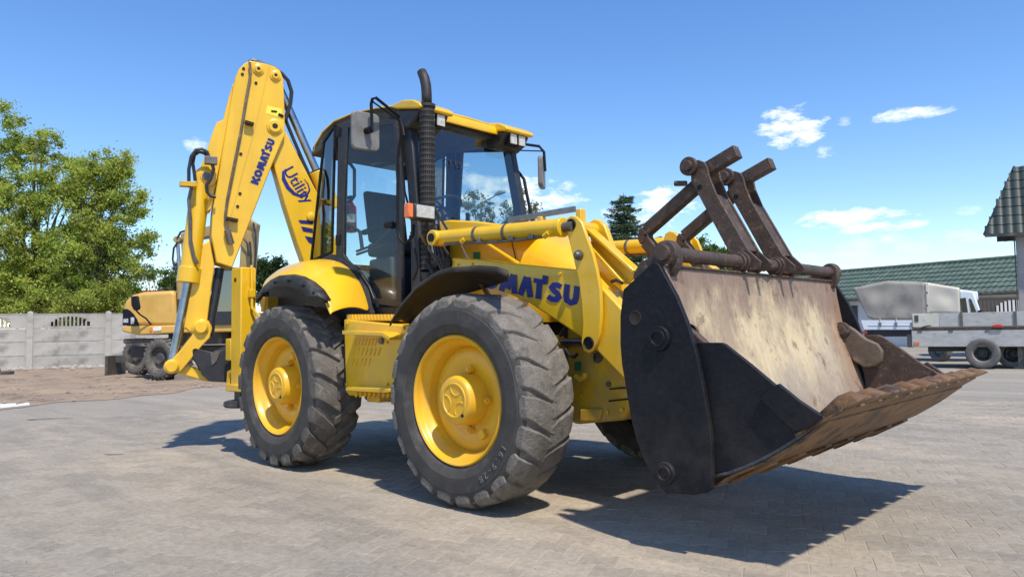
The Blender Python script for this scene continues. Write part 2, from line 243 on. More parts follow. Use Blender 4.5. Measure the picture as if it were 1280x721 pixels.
# ---------------------------------------------------------------- mesh helpers
class M:
    def __init__(s): s.v=[]; s.f=[]
    def add(s,vs,fs):
        b=len(s.v); s.v+= [tuple(map(float,p)) for p in vs]; s.f+= [tuple(b+i for i in f) for f in fs]; return s
    def box(s,x0,x1,y0,y1,z0,z1):
        return s.add([(x0,y0,z0),(x1,y0,z0),(x1,y1,z0),(x0,y1,z0),(x0,y0,z1),(x1,y0,z1),(x1,y1,z1),(x0,y1,z1)],[(0,3,2,1),(4,5,6,7),(0,1,5,4),(1,2,6,5),(2,3,7,6),(3,0,4,7)])
    def prism(s,poly,a,b,axis='y'):
        n=len(poly)
        f={'y':lambda p,t:(p[0],t,p[1]),'x':lambda p,t:(t,p[0],p[1]),'z':lambda p,t:(p[0],p[1],t)}[axis]
        return s.add([f(p,a) for p in poly]+[f(p,b) for p in poly],[tuple(range(n)),tuple(range(2*n-1,n-1,-1))]+[(i,i+n,(i+1)%n+n,(i+1)%n) for i in range(n)])
    def beam(s,p,q,w,h,up=(0,0,1)):
        p=Vector(p);q=Vector(q);d=(q-p).normalized();u=Vector(up);sx=d.cross(u)
        if sx.length<1e-4: sx=d.cross(Vector((1,0,0)))
        sx.normalize();uu=sx.cross(d)
        vs=[]
        for c in (p,q):
            for a,b in((-1,-1),(1,-1),(1,1),(-1,1)): vs.append(c+sx*a*w/2+uu*b*h/2)
        return s.add(vs,[(0,1,2,3),(7,6,5,4),(0,4,5,1),(1,5,6,2),(2,6,7,3),(3,7,4,0)])
    def tube(s,pts,r,n=10,caps=True):
        pts=[Vector(p) for p in pts];k=len(pts);rs=r if isinstance(r,(list,tuple)) else [r]*k
        prev=None;vs=[]
        for i,p in enumerate(pts):
            d=(pts[min(i+1,k-1)]-pts[max(i-1,0)]).normalized()
            if prev is None:
                a=d.cross(Vector((0,0,1)))
                if a.length<.05: a=d.cross(Vector((0,1,0)))
            else: a=prev-d*prev.dot(d)
            a.normalize();prev=a;b=d.cross(a)
            for j in range(n):
                t=2*PI*j/n; vs.append(p+(a*math.cos(t)+b*math.sin(t))*rs[i])
        fs=[(i*n+j,i*n+(j+1)%n,(i+1)*n+(j+1)%n,(i+1)*n+j) for i in range(k-1) for j in range(n)]
        if caps: fs+=[tuple(range(n-1,-1,-1)),tuple(range((k-1)*n,k*n))]
        return s.add(vs,fs)
    def cyl(s,p,q,r,n=20): return s.tube([p,q],r,n)
    def lathe(s,prof,c=(0,0,0),n=48,axis='y',close=False):
        vs=[];k=len(prof)
        for j in range(n):
            t=2*PI*j/n;ca,sa=math.cos(t),math.sin(t)
            for y,r in prof:
                if axis=='y': vs.append((c[0]+r*ca,c[1]+y,c[2]+r*sa))
                elif axis=='z': vs.append((c[0]+r*ca,c[1]+r*sa,c[2]+y))
                else: vs.append((c[0]+y,c[1]+r*ca,c[2]+r*sa))
        fs=[(j*k+i,j*k+i+1,((j+1)%n)*k+i+1,((j+1)%n)*k+i) for j in range(n) for i in range(k-1)]
        return s.add(vs,fs)
    def strip(s,A,B):  # loft between two equal polylines
        n=len(A); return s.add(list(A)+list(B),[(i,i+1,n+i+1,n+i) for i in range(n-1)])
    def ribbon(s,pts,w,org,ux,uy,un,t,close=False):
        # flat stroked path on a plane: pts in letter units
        org,ux,uy,un=map(Vector,(org,ux,uy,un));n=len(pts);P=[Vector((p[0],p[1])) for p in pts];L=[];Rr=[]
        for i in range(n):
            a=P[i-1] if (i>0 or close) else P[i];c=P[(i+1)%n] if (i<n-1 or close) else P[i]
            d1=(P[i]-a);d2=(c-P[i])
            if d1.length<1e-6:d1=d2
            if d2.length<1e-6:d2=d1
            d1.normalize();d2.normalize();d=(d1+d2).normalized();nn=Vector((-d.y,d.x));k=1/max(.5,nn.dot(Vector((-d1.y,d1.x))))
            L.append(P[i]+nn*w/2*k);Rr.append(P[i]-nn*w/2*k)
        f=lambda p:org+ux*p.x+uy*p.y
        vs=[f(p)+un*t for p in L]+[f(p)+un*t for p in Rr]
        fs=[(i,(i+1)%n,n+(i+1)%n,n+i) for i in range(n if close else n-1)]
        return s.add(vs,fs)
    def mesh(s,name,smooth=35):
        me=bpy.data.meshes.new(name); me.from_pydata(s.v,[],s.f); me.update()
        bmfix(me)
        if smooth:
            me.polygons.foreach_set('use_smooth',[True]*len(me.polygons)); me.set_sharp_from_angle(angle=R(smooth))
        return me
def bmfix(me):
    import bmesh
    bm=bmesh.new(); bm.from_mesh(me); bmesh.ops.recalc_face_normals(bm,faces=bm.faces); bm.to_mesh(me); bm.free()
FRAME=None
def build(name,mb,m,parent=None,bevel=0,smooth=35,loc=None,rz=0,solid=0,seg=2,label=None):
    me=mb.mesh(name,smooth) if isinstance(mb,M) else mb
    if FRAME is not None: me.transform(FRAME)
    me.materials.clear()
    for x in (m if isinstance(m,(list,tuple)) else [m]): me.materials.append(x)
    o=bpy.data.objects.new(name,me); COL.objects.link(o)
    if parent is not None: o.parent=parent
    if loc is not None: o.location=loc
    if rz: o.rotation_euler=(0,0,rz)
    if solid:
        md=o.modifiers.new('solid','SOLIDIFY'); md.thickness=solid; md.offset=0
    if bevel:
        md=o.modifiers.new('bevel','BEVEL'); md.width=bevel; md.segments=seg; md.limit_method='ANGLE'; md.angle_limit=R(40); md.harden_normals=False
    if label: o['label']=label
    return o
def empty(name,loc=(0,0,0),rz=0,parent=None,label=None,cat=None,group=None):
    o=bpy.data.objects.new(name,None); o.empty_display_size=.2; COL.objects.link(o); o.location=loc; o.rotation_euler=(0,0,rz)
    if parent is not None: o.parent=parent
    if label:o['label']=label
    if cat:o['category']=cat
    if group:o['group']=group
    return o
def tag(o,label=None,cat=None,group=None,kind=None):
    for k,v in (('label',label),('category',cat),('group',group),('kind',kind)):
        if v: o[k]=v
    return o
def textmesh(txt,size,extrude=.001,offset=0.0,align='CENTER'):
    cu=bpy.data.curves.new('t','FONT'); cu.body=txt; cu.size=size; cu.extrude=extrude; cu.offset=offset; cu.align_x=align; cu.align_y='CENTER'; cu.resolution_u=3
    o=bpy.data.objects.new('t',cu); COL.objects.link(o)
    dg=bpy.context.evaluated_depsgraph_get(); dg.update()
    me=bpy.data.meshes.new_from_object(o.evaluated_get(dg)); bpy.data.objects.remove(o); bpy.data.curves.remove(cu); return me
def place_text(txt,size,m,parent,org,ux,uy,name='lettering',offset=0.0,ex=.0012):
    me=textmesh(txt,size,ex,offset); ux=Vector(ux).normalized(); uy=Vector(uy); uy=(uy-ux*uy.dot(ux)).normalized(); n=ux.cross(uy)
    mt=Matrix((ux,uy,n)).transposed().to_4x4(); mt.translation=Vector(org); me.transform(mt)
    return build(name,me,m,parent)
def arc(cx,cz,r,a0,a1,n): return [(cx+r*math.cos(R(a0+(a1-a0)*i/(n-1))),cz+r*math.sin(R(a0+(a1-a0)*i/(n-1)))) for i in range(n)]
def logo(parent,org,ux,uy,m,t=.0025):
    # seven heavy letters, unit height 1; ux, uy carry the size
    un=Vector(ux).cross(Vector(uy)).normalized(); X=0; W=.30
    def st(mb,pts,w=W,dx=0,cl=False,k=0): mb.ribbon([(p[0]+dx,p[1]) for p in pts],w,org,ux,uy,un,t+k*.0006,cl)
    L=[]
    mb=M(); st(mb,[(.15,0),(.15,1)]); st(mb,[(.30,.42),(.78,1.0)],.33,k=1); st(mb,[(.32,.60),(.82,0)],.33,k=2); L.append((mb,0))
    mb=M(); st(mb,[(.42+.30*math.cos(i*PI/10),.5+.36*math.sin(i*PI/10)) for i in range(20)],.31,.93,cl=True); L.append((mb,0))
    mb=M(); x=1.86; st(mb,[(.14,0),(.26,1)],.30,x); st(mb,[(.28,1),(.48,.22)],.29,x,k=1); st(mb,[(.46,.18),(.72,1)],.29,x,k=2); st(mb,[(.74,1),(.86,0)],.30,x,k=3); L.append((mb,0))
    mb=M(); x=2.88; st(mb,[(.14,0),(.40,1)],.31,x); st(mb,[(.44,1),(.68,0)],.31,x,k=1); L.append((mb,0))
    mb=M(); x=3.62; st(mb,[(0.02,.90),(.62,.90)],.24,x); st(mb,[(.34,1.02),(.34,0)],.29,x,k=1); st(mb,[(.60,.82),(.60,1.24)],.28,x,k=2); L.append((mb,0))
    mb=M(); x=4.36; st(mb,[(.66,.80),(.50,.87),(.30,.84),(.21,.70),(.34,.55),(.52,.45),(.60,.30),(.46,.14),(.26,.12),(.06,.22)],.27,x); L.append((mb,0))
    mb=M(); x=5.14; st(mb,[(.15,1),(.15,.42),(.20,.22),(.38,.13),(.56,.22),(.61,.42),(.61,1)],.27,x); L.append((mb,0))
    for mb,_ in L: build('letter',mb,m,parent,smooth=0)
# ---------------------------------------------------------------- ground
def ground_mats():
    # paved yard seen far off: same tone as the pavers
    mat('yard_sheet',(.32,.277,.220),(.258,.231,.191),scale=.55,rough=.92,bump=.5,bscale=9,c3=(.36,.315,.25),scale3=.30,cov3=.44,world=True,stretch=(.55,1.6,1),contrast=(.35,.65),spec=.25,detail=9,grain=.34,c4=(.205,.187,.162))
    mat('sandy_dirt',(.34,.255,.18),(.255,.195,.145),scale=.9,rough=.98,bump=1.0,bscale=6,c3=(.17,.135,.11),scale3=1.7,cov3=.42,world=True,spec=.1,detail=10)
    mat('grass_ground',(.09,.12,.04),(.13,.14,.06),scale=.6,rough=.95,bump=.6,bscale=5,world=True)
    mat('joint_sand',(.42,.355,.27),(.31,.265,.205),scale=3,rough=.97,bump=.6,bscale=40,world=True,grain=.3)
    for n,a in (('paver_concrete','tone'),('paver_concrete_single',None)):
        mat(n,(.325,.280,.222),(.262,.234,.193),scale=.55,rough=.9,bump=.55,bscale=110,c3=(.40,.33,.245),scale3=.30,cov3=.46,world=True,stretch=(.55,1.6,1),attr=a,rnd_amt=.10,spec=.25,detail=9,grain=.34,gscale=210,c4=(.205,.187,.160))
ground_mats()
mb=M(); mb.box(-400,400,-400,400,-.3,-.012); g=build('terrain',mb,MATS['grass_ground'],smooth=0); tag(g,kind='structure')
EDGE=[(-10.725,-1.649),(-12.677,3.053),(-12.651,3.953),(-12.892,7.323)]   # edge between paving and dirt, as world points
yard_poly=[(-60,-60),(60,-60),(60,60),(-17,60),(-16.0,9.0),(EDGE[1][0]-1.5,EDGE[1][1]),(EDGE[0][0]-1.5,EDGE[0][1]),(-11.0,-8.0),(-8,-60)]
mb=M(); mb.prism(yard_poly,-.011,-.005,'z'); yard=build('paved_yard',mb,MATS['yard_sheet'],smooth=0); tag(yard,kind='structure')
# dirt strip, a low uneven bank along the concrete fence
def dirt():
    nx,ny=90,150; vs=[];fs=[]
    for i in range(nx):
        for j in range(ny):
            u=i/(nx-1);v=j/(ny-1)
            y=-14+v*30; 
            e0=Vector(EDGE[0]);e1=Vector(EDGE[1]); t=(y-e0.y)/(e1.y-e0.y); xe=e0.x+(e1.x-e0.x)*t
            xe+=.25*math.sin(y*1.7)+.15*math.sin(y*4.3+1)
            x=xe-u*24
            h=.002+.05*min(1,u*7)+ (.035*math.sin(x*2.1+y*1.3)*math.sin(y*2.7-x)+.02*math.sin(x*6.3)*math.sin(y*5.1)+rnd.uniform(-.012,.012))*min(1,u*7)+ .10*min(1,max(0,(u-.45)*3))
            vs.append((x,y,max(h,-.004)))
    for i in range(nx-1):
        for j in range(ny-1): fs.append((i*ny+j,i*ny+j+1,(i+1)*ny+j+1,(i+1)*ny+j))
    return M().add(vs,fs)
d=build('dirt_strip',dirt(),MATS['sandy_dirt'],smooth=60); tag(d,kind='structure')
# interlocking concrete pavers
PAW,PAL=.1625,.20; PROT=R(24)
def paver_mesh():
    def hh(u): return PAW/2+(.016 if abs(u)>.05 else -.016)
    L=PAL/2; pr=[(-L,1),(-.066,1),(-.034,-1),(.034,-1),(.066,1),(L,1)]
    pts=[(u,PAW/2+.014*k) for u,k in pr]+[(u,-PAW/2-.014*k) for u,k in reversed(pr)]
    def ring(off,z): return [(u-math.copysign(off,u) if abs(u)>.09 else u, v-math.copysign(off,v), z) for u,v in pts]
    a=ring(.005,0);b=ring(.0018,-.003);c=ring(.0018,-.0075); n=len(a)
    return a+b+c,[tuple(range(n-1,-1,-1))]+[(k*n+i,k*n+(i+1)%n,(k+1)*n+(i+1)%n,(k+1)*n+i) for k in (0,1) for i in range(n)]
PV,PF=paver_mesh()
def pavers():
    spots=[];c,s=math.cos(PROT),math.sin(PROT)
    F=scn.camera.matrix_world.to_3x3()@Vector((0,0,-1)); Rr=scn.camera.matrix_world.to_3x3()@Vector((1,0,0)); U=scn.camera.matrix_world.to_3x3()@Vector((0,1,0))
    for i in range(-90,90):
        for j in range(-110,110):
            u=(i+.5*(j%2))*PAL; v=j*PAW; x=c*u-s*v; y=s*u+c*v
            if not(-8.5<x<6.2 and -3.6<y<8.5): continue
            dv=Vector((x,y,0))-CAM; z=dv.dot(F)
            if z<2.6: continue
            a=abs(dv.dot(Rr)/z)
            if a>.80 or z>13.5: continue
            vis=a<.70 and abs(dv.dot(U)/z)<.395
            spots.append((z if vis else z+50,x,y))
    spots.sort()
    me=bpy.data.meshes.new('paver'); me.from_pydata(PV,[],PF); bmfix(me); me.materials.append(MATS['paver_concrete_single'])
    for k,(z,x,y) in enumerate(spots[:300]):
        o=bpy.data.objects.new('paver',me); COL.objects.link(o); o.parent=yard
        o.location=(x,y,rnd.uniform(-.0012,.0012)); o.rotation_euler=(rnd.uniform(-.004,.004),rnd.uniform(-.004,.004),PROT+rnd.uniform(-.006,.006))
    V=[];Fc=[];T=[]
    P0=np.array(PV);rot=np.array([[c,-s,0],[s,c,0],[0,0,1]]);P1=P0@rot.T;n=len(PV)
    for k,(z,x,y) in enumerate(spots[300:]):
        V.append(P1+np.array([x,y,rnd.uniform(-.0015,.0012)])); b=k*n; Fc+= [tuple(b+i for i in f) for f in PF]; T+=[rnd.random()]*n
    me=bpy.data.meshes.new('pavers'); me.from_pydata(np.concatenate(V).tolist(),[],Fc); bmfix(me)
    at=me.attributes.new('tone','FLOAT','POINT'); at.data.foreach_set('value',T); me.materials.append(MATS['paver_concrete'])
    o=bpy.data.objects.new('paving_field',me); COL.objects.link(o); o.parent=yard; tag(o,kind='stuff')
pavers()
# sand brushed into the joints, a sheet just below the paver tops
mb=M(); mb.prism([(-8.4,-3.5),(6,-3.5),(6,8.4),(-8.4,8.4)],-.0030,-.0021,'z'); o=build('joint_filling',mb,MATS['joint_sand'],yard,smooth=0)
# grit and small debris
def scatter(name,n,fn,size,m,parent=None,kind='stuff',label=None,cat=None):
    mb=M()
    for _ in range(n):
        x,y,z=fn(); r=size*rnd.uniform(.4,1.3); a=rnd.random()*6.28
        p=[(x+r*math.cos(a+t)*rnd.uniform(.7,1.2),y+r*math.sin(a+t)*rnd.uniform(.7,1.2),z) for t in (0,1.6,3.1,4.7)]
        mb.add(p+[(x,y,z+r*.7)],[(0,1,4),(1,2,4),(2,3,4),(3,0,4)])
    o=build(name,mb,m,parent,smooth=0); tag(o,label,cat,kind=kind); return o
mat('grit',(.20,.18,.15),(.34,.30,.25),scale=20,rough=.95,world=True)
mat('rubble',(.42,.38,.33),(.22,.19,.16),scale=3,rough=.95,world=True,bump=.3)
def gp():
    while 1:
        z=2.8+9*rnd.random()**1.6; a=rnd.uniform(-.72,.72); yw=R(-43.8108)
        F=(math.sin(yw),math.cos(yw)); Rr=(math.cos(yw),-math.sin(yw))
        return CAM.x+F[0]*z+Rr[0]*a*z, CAM.y+F[1]*z+Rr[1]*a*z, 0
scatter('loose_grit',2600,gp,.0055,MATS['grit'],label='loose grit and sand grains scattered over the grey paving',cat='grit')
W0=[(-24.882,1.207),(-26.553,2.415),(-25.617,4.651),(-26.331,5.574)]
def wallpt(t):
    a=Vector(W0[1]);b=Vector(W0[2]); return a+(b-a)*t
def rub():
    t=rnd.uniform(-.6,4); p=wallpt(t); n=Vector((1,-.35)); k=abs(rnd.gauss(0,.6))
    p=p+n*(.15+k); return p.x,p.y,.12
scatter('wall_foot_rubble',420,rub,.085,MATS['rubble'],label='broken brick and concrete rubble lying along the foot of the fence',cat='rubble')
def clod():
    y=rnd.uniform(-6,9); t=(y-EDGE[0][1])/(EDGE[1][1]-EDGE[0][1]); xe=EDGE[0][0]+(EDGE[1][0]-EDGE[0][0])*t
    return xe-rnd.uniform(.1,12),y,.04
scatter('dirt_clods',1500,clod,.045,MATS['sandy_dirt'],label='small clods and stones strewn over the bare dirt strip',cat='clods')
# white painted line at the edge of the yard
mb=M(); a,b,c_,d_=[(-11.987,-1.395),(-11.883,-0.968),(-11.31,-1.1),(-11.064,-1.581)]; mb.prism([a,b,c_,d_],.004,.009,'z'); o=build('edge_marking',mb,WHITE,smooth=0); tag(o,kind='structure')
# puddle stains
mat('oil_stain',(.11,.103,.095),(.19,.178,.16),scale=6,rough=.7,world=True)
for pts in ([(-8.776,-1.734),(-8.922,-1.469),(-8.406,-1.221),(-8.131,-1.614)],[(-4.4,-2.058),(-4.414,-1.943),(-4.227,-1.922),(-4.223,-2.041)]):
    cx_=sum(p[0] for p in pts)/4; cy_=sum(p[1] for p in pts)/4; ax=Vector(pts[2])-Vector(pts[0]); bx=Vector((-ax.y,ax.x))*.28
    pts=[tuple(Vector((cx_,cy_))+ax*.5*math.cos(t*PI/9)*rnd.uniform(.7,1.05)+bx*.5*math.sin(t*PI/9)*rnd.uniform(.6,1.1)) for t in range(18)]
    mb=M(); mb.prism(pts,.0012,.0022,'z'); o=build('oil_stain',mb,MATS['oil_stain'],yard,smooth=0)

# ---------------------------------------------------------------- the backhoe loader
LD=empty('backhoe_loader',(0,0,0),label='large yellow backhoe loader with black cab, raised digging arm and open front bucket',cat='backhoe loader')
RT=.668
# --- wheels
def TR(r): return r if r<.5 else .5+(r-.5)*1.30
def lugs(N,rear):
    mb=M(); yc=.205
    for side in (-1,1):
        for k in range(N):
            ph0=2*PI*(k+(.5 if side>0 else 0))/N; secs=[]
            for i in range(7):
                t=i/6
                if t==0: yy,rr,w,lift=(-.232,.575,.034,.010) if rear else (-.229,.592,.036,.005)
                else:
                    q=(i-1)/5; yy=-.226+q*.246; base=.606 if i==1 else (.634-.0*q if i==2 else .642)
                    rr=base; w=(.078,.070,.064,.056,.050,.044)[i-1]; lift={1:.050,2:.032}.get(i,.026)
                    if not rear: w*=(1.0,1.3,1.6,1.9,2.1,2.2)[i-1]; lift=(.030,.028,.027,.024,.021,.020)[i-1]
                ang=ph0-(1 if rear else 1)*(.0+(.30 if rear else .20)*max(0,t-.12)**1.1)*(1 if side<0 else 1)
                secs.append((yy,rr,w,lift,ang))
            vs=[]
            for (yy,rr,w,lift,ang) in secs:
                Y=yc+yy*(1 if side<0 else -1)
                for (dr,dw) in ((-.012,.5),(lift,.40),(lift,-.40),(-.012,-.5)):
                    r=TR(rr)+dr; a=ang+dw*w*2/rr*.9
                    vs.append((r*math.cos(a),Y-(.004 if (dr>0 and i<2) else 0),r*math.sin(a)))
            fs=[]
            for i in range(6):
                for j in range(3): fs.append((i*4+j,i*4+j+1,i*4+4+j+1,i*4+4+j))
            fs+=[(0,1,2,3),(27,26,25,24)]
            if side>0: fs=[tuple(reversed(f)) for f in fs]
            mb.add(vs,fs)
    return mb
def wheel(cx,s,rear,text=False):
    W=empty('wheel',(cx,s*1.31,RT),0 if s<0 else PI,parent=LD)
    yc=.205
    half=[(-.168,.425),(-.200,.438),(-.222,.462),(-.233,.50),(-.236,.503),(-.238,.54),(-.235,.575),(-.231,.578),(-.226,.60),(-.205,.622),(-.175,.634),(-.09,.641),(0,.643)]
    if not rear: half=half[:-3]+[(-.175,.636),(-.12,.643),(-.08,.648),(0,.650)]
    half=[(y,TR(r)) for y,r in half]
    prof=[(yc+y,r) for y,r in half]+[(yc-y,r) for y,r in reversed(half[:-1])]
    n=96; mb=M(); mb.lathe(prof,n=n)
    me=mb.mesh('tyre',30)
    # tread area takes the tread material, worn and sunlit-pale on the front wheels
    me.materials.append(RUB); me.materials.append(TREADR if rear else TREAD)
    for p in me.polygons:
        c=p.center; r=math.hypot(c.x,c.z)
        p.material_index=1 if r>.645 else 0
    ty=build('tyre',me,[RUB,TREADR if rear else TREAD],W)
    for p,mi in zip(me.polygons,[1 if math.hypot(p.center.x,p.center.z)>.655 else 0 for p in me.polygons]): p.material_index=mi
    build('tread_bars',lugs(22 if not rear else 20,rear),TREADR if rear else TREAD,W,bevel=.007,smooth=40)
    mb=M(); rp=[(.060,.432),(.018,.436),(.002,.432),(-.004,.423),(.002,.412),(.016,.406),(.040,.402),(.055,.392),(.085,.368),(.10,.362),(.150,.356),(.165,.340),(.165,.336)]
    mb.lathe(rp,n=96); rim=build('rim',mb,YELW,W,smooth=50)
    mb=M(); mb.lathe([(.155,.352),(.146,.345),(.135,.335),(.124,.31),(.122,.27),(.130,.225),(.140,.20),(.140,.0)],n=72); build('wheel_disc',mb,YELW,W)
    mb=M(); mb.lathe([(.145,.182),(.120,.178),(.012,.158),(0,.150),(-.004,.145),(-.004,.118),(-.009,.114),(-.009,.106),(-.003,.102),(-.003,0)],n=56); build('hub',mb,YELW,W,smooth=40)
    mb=M()
    for a in (75,195,315):
        cx_,cz_=.092*math.cos(R(a)),.092*math.sin(R(a)); mb.tube([(cx_+.056*math.cos(R(a+180+t)),-.003,cz_+.056*math.sin(R(a+180+t))) for t in range(-75,76,25)],.0045,6)
    build('hub_casting',mb,YELW,W)
    mb=M(); mb.cyl((.085,-.012,-.095),(.085,.01,-.095),.011,10); build('drain_plug',mb,BLK,W)
    nut=M(); nut.cyl((0,.135,0),(0,.098,0),.026,6); nut.cyl((0,.10,0),(0,.084,0),.014,10)
    me=nut.mesh('wheel_nut',30)
    for a in (80,0,-84,180):
        o=build('wheel_nut',me,YELW,W); o.location=(.205*math.cos(R(a)),0,.205*math.sin(R(a)))
    mb=M(); mb.box(-.028,.028,.09,.13,-.028,.028); o=build('valve_guard',mb,YELW,W,bevel=.006); a=R(-55 if not rear else 70); o.location=(.27*math.cos(a),0,.27*math.sin(a)); o.rotation_euler=(0,-a,0)
    if text:
        # size marking moulded on the sidewall
        txt='16.9-28'; me=None
        for i,ch in enumerate(txt):
            a=R(-28-i*5.2); rr=.55
            place_text(ch,.062,RUBL,W,(rr*math.cos(a),-.0345,rr*math.sin(a)),(math.sin(a)*1,0,-math.cos(a)),(math.cos(a),0,math.sin(a)),name='size_marking',ex=.003)
    return W
RUBL=mat('moulded_rubber',(.13,.125,.12),rough=.8)
wheel(0,-1,False,True); wheel(0,1,False); wheel(-2.354,-1,True); wheel(-2.354,1,True)
mb=M(); mb.cyl((0,-.95,RT),(0,.95,RT),.11,20); mb.box(-.16,.16,-.22,.22,RT-.2,RT+.2); build('front_axle',mb,PLAS,LD,bevel=.02)
mb=M(); mb.cyl((-2.354,-.95,RT),(-2.354,.95,RT),.13,20); mb.box(-2.55,-2.15,-.25,.25,RT-.22,RT+.22); build('rear_axle',mb,PLAS,LD,bevel=.02)
# --- chassis and nose
mb=M(); mb.box(-3.15,.40,-.42,.42,.62,1.02); build('chassis',mb,PLAS,LD,bevel=.01)
mb=M(); mb.box(-2.0,-.3,-.30,.30,.9,1.35); build('engine_block',mb,PLAS,LD,bevel=.03)
mb=M(); mb.prism([(.36,.53),(.44,.47),(.86,.53),(.93,.62),(.87,1.33),(.70,1.45),(.42,1.45),(.40,1.2)],-.62,.62); nose=build('front_frame',mb,YELD,LD,bevel=.035,seg=3)
y0=-.625
def patch(name,pts,y,m,parent,t=.006,bevel=0):
    mb=M(); mb.prism(pts,y-t,y,'y'); return build(name,mb,m,parent,smooth=0,bevel=bevel)
patch('frame_slot',[(0.832,0.955),(0.883,0.956),(0.926,0.941),(0.832,0.939)],y0,BLK,nose); patch('frame_slot',[(0.838,0.919),(0.944,0.92),(0.943,0.895),(0.837,0.893)],y0,BLK,nose)
patch('frame_slot',[(0.762,0.734),(0.914,0.751),(0.914,0.741),(0.762,0.724)],y0,BLK,nose,.004); patch('frame_slot',[(0.753,0.655),(0.931,0.68),(0.93,0.67),(0.753,0.645)],y0,BLK,nose,.004)
patch('frame_pocket',[(0.636,0.963),(0.683,0.969),(0.716,0.948),(0.708,0.916),(0.675,0.895),(0.635,0.905)],y0,STEELD,nose,.004)
c=[(0.676,-0.625,0.937),(0.756,-0.625,0.76),(0.504,-0.625,0.88)]
mb=M(); mb.cyl((c[0][0],-.66,c[0][2]),(c[0][0],-.62,c[0][2]),.022,6); build('frame_bolt',mb,STEEL,nose)
mb=M(); mb.cyl((c[1][0],-.64,c[1][2]),(c[1][0],-.62,c[1][2]),.018,12); build('frame_plug',mb,STEELD,nose)
st=patch('lashing_sticker',[(0.481,0.902),(0.536,0.903),(0.528,0.843),(0.472,0.842)],-.63,GREEN,nose,.003)
mb=M(); mb.tube([(v[0],-.70,v[2]) for v in [(0.535,-0.7,0.81),(0.575,-0.7,0.79),(0.617,-0.7,0.812),(0.617,-0.7,0.833)]],.018,8); build('towing_eye',mb,YEL,nose)
patch('frame_recess',[(0.524,0.587),(0.712,0.598),(0.691,0.529),(0.651,0.51),(0.515,0.5)],-.615,YELD,nose,.03,bevel=.01)
# --- bonnet
bn_=M()
A=[(-.99,1.33),(.46,1.20),(.52,1.42),(.40,1.62),(-.10,1.86),(-1.02,2.05)]
sec=[(-.50,0),(-.48,0)]
top0=[(-1.108,-0.46,1.829),(-0.211,-0.46,1.818),(0.265,-0.46,1.591),(0.302,-0.46,1.6)]
def bonnet():
    mb=M(); xs=[-1.02,-.6,-.1,.25,.46,.56]; zt=[2.02,1.98,1.86,1.68,1.50,1.36]; zs=[1.90,1.84,1.70,1.50,1.38,1.30]; zb=[1.33]*6; wt=[.30,.30,.30,.28,.26,.24]; ws=[.47,.47,.46,.44,.40,.34]
    R_=[]
    for i in range(6):
        R_.append([(xs[i],-ws[i],zb[i]-.15),(xs[i],-ws[i],zs[i]),(xs[i],-(ws[i]+wt[i])/2,zs[i]+(zt[i]-zs[i])*.75),(xs[i],-wt[i],zt[i]),(xs[i],0,zt[i]+.03),(xs[i],wt[i],zt[i]),(xs[i],(ws[i]+wt[i])/2,zs[i]+(zt[i]-zs[i])*.75),(xs[i],ws[i],zs[i]),(xs[i],ws[i],zb[i]-.15)])
    n=9;vs=[p for r in R_ for p in r]; fs=[(i*n+j,i*n+j+1,(i+1)*n+j+1,(i+1)*n+j) for i in range(5) for j in range(8)]+[tuple(range(9)),tuple(range(53,44,-1))]
    return mb.add(vs,fs)
bon=build('bonnet',bonnet(),YEL,LD,bevel=.02,seg=3,smooth=50)
place_text('H',.07,WHITE,bon,[(-0.653,-0.478,1.716)][0],(1,0,0),(0,0,1)) if False else None
patch('lashing_sticker',[(-0.688,1.764),(-0.608,1.758),(-0.609,1.683),(-0.689,1.689)],-.472,GREEN,bon,.004)
mb=M(); p=[(0.253,-0.4,1.607),(0.336,-0.4,1.618)]; mb.lathe([(-.02,.045),(.02,.055),(.035,.04),(.04,0)],(.47,-.33,1.545),24,'x'); build('bonnet_lamp',mb,GRD,bon)
mb=M(); mb.box(.562,.57,-.2,.2,1.2,1.33); build('grille',mb,BLK,bon)
mb=M(); mb.tube([tuple(q) for q in [(-0.384,-0.62,1.797),(-0.039,-0.62,1.611)]],.014,8); build('prop_strut',mb,YEL,LD)
mb=M(); mb.tube([tuple(q) for q in [(-0.709,-0.6,1.829),(-0.589,-0.6,1.652)]],.008,6); mb.tube([tuple(q) for q in [(-0.779,-0.6,1.686),(-0.663,-0.6,1.696),(-0.479,-0.6,1.669),(-0.443,-0.6,1.654)]],.010,6); build('hydraulic_line',mb,STEELD,LD)
# bonnet shoulder behind the cylinder
mb=M(); mb.prism([(-0.99,2.034),(-0.829,2.033),(-0.525,1.988),(-0.174,1.918),(-0.05,1.856),(-0.951,1.929)],-.60,-.30); build('bonnet_shoulder',mb,YEL,bon,bevel=.015)
# grey guard rail on the bonnet
gb=[(-0.199,-0.55,1.927),(0.451,-0.55,1.945)]
mb=M(); mb.beam((gb[0][0],-.56,gb[0][2]+.035),(gb[1][0],-.56,gb[1][2]+.02),.02,.04); build('guard_rail',mb,GRD,LD)
mb=M()
for q in [(0.136,-0.56,1.912),(0.501,-0.56,1.921)]:
    mb=M(); mb.box(q[0]-.022,q[0]+.022,-.59,-.53,q[2]-.12,q[2]+.035); build('rail_bracket',mb,YEL,LD,bevel=.006)

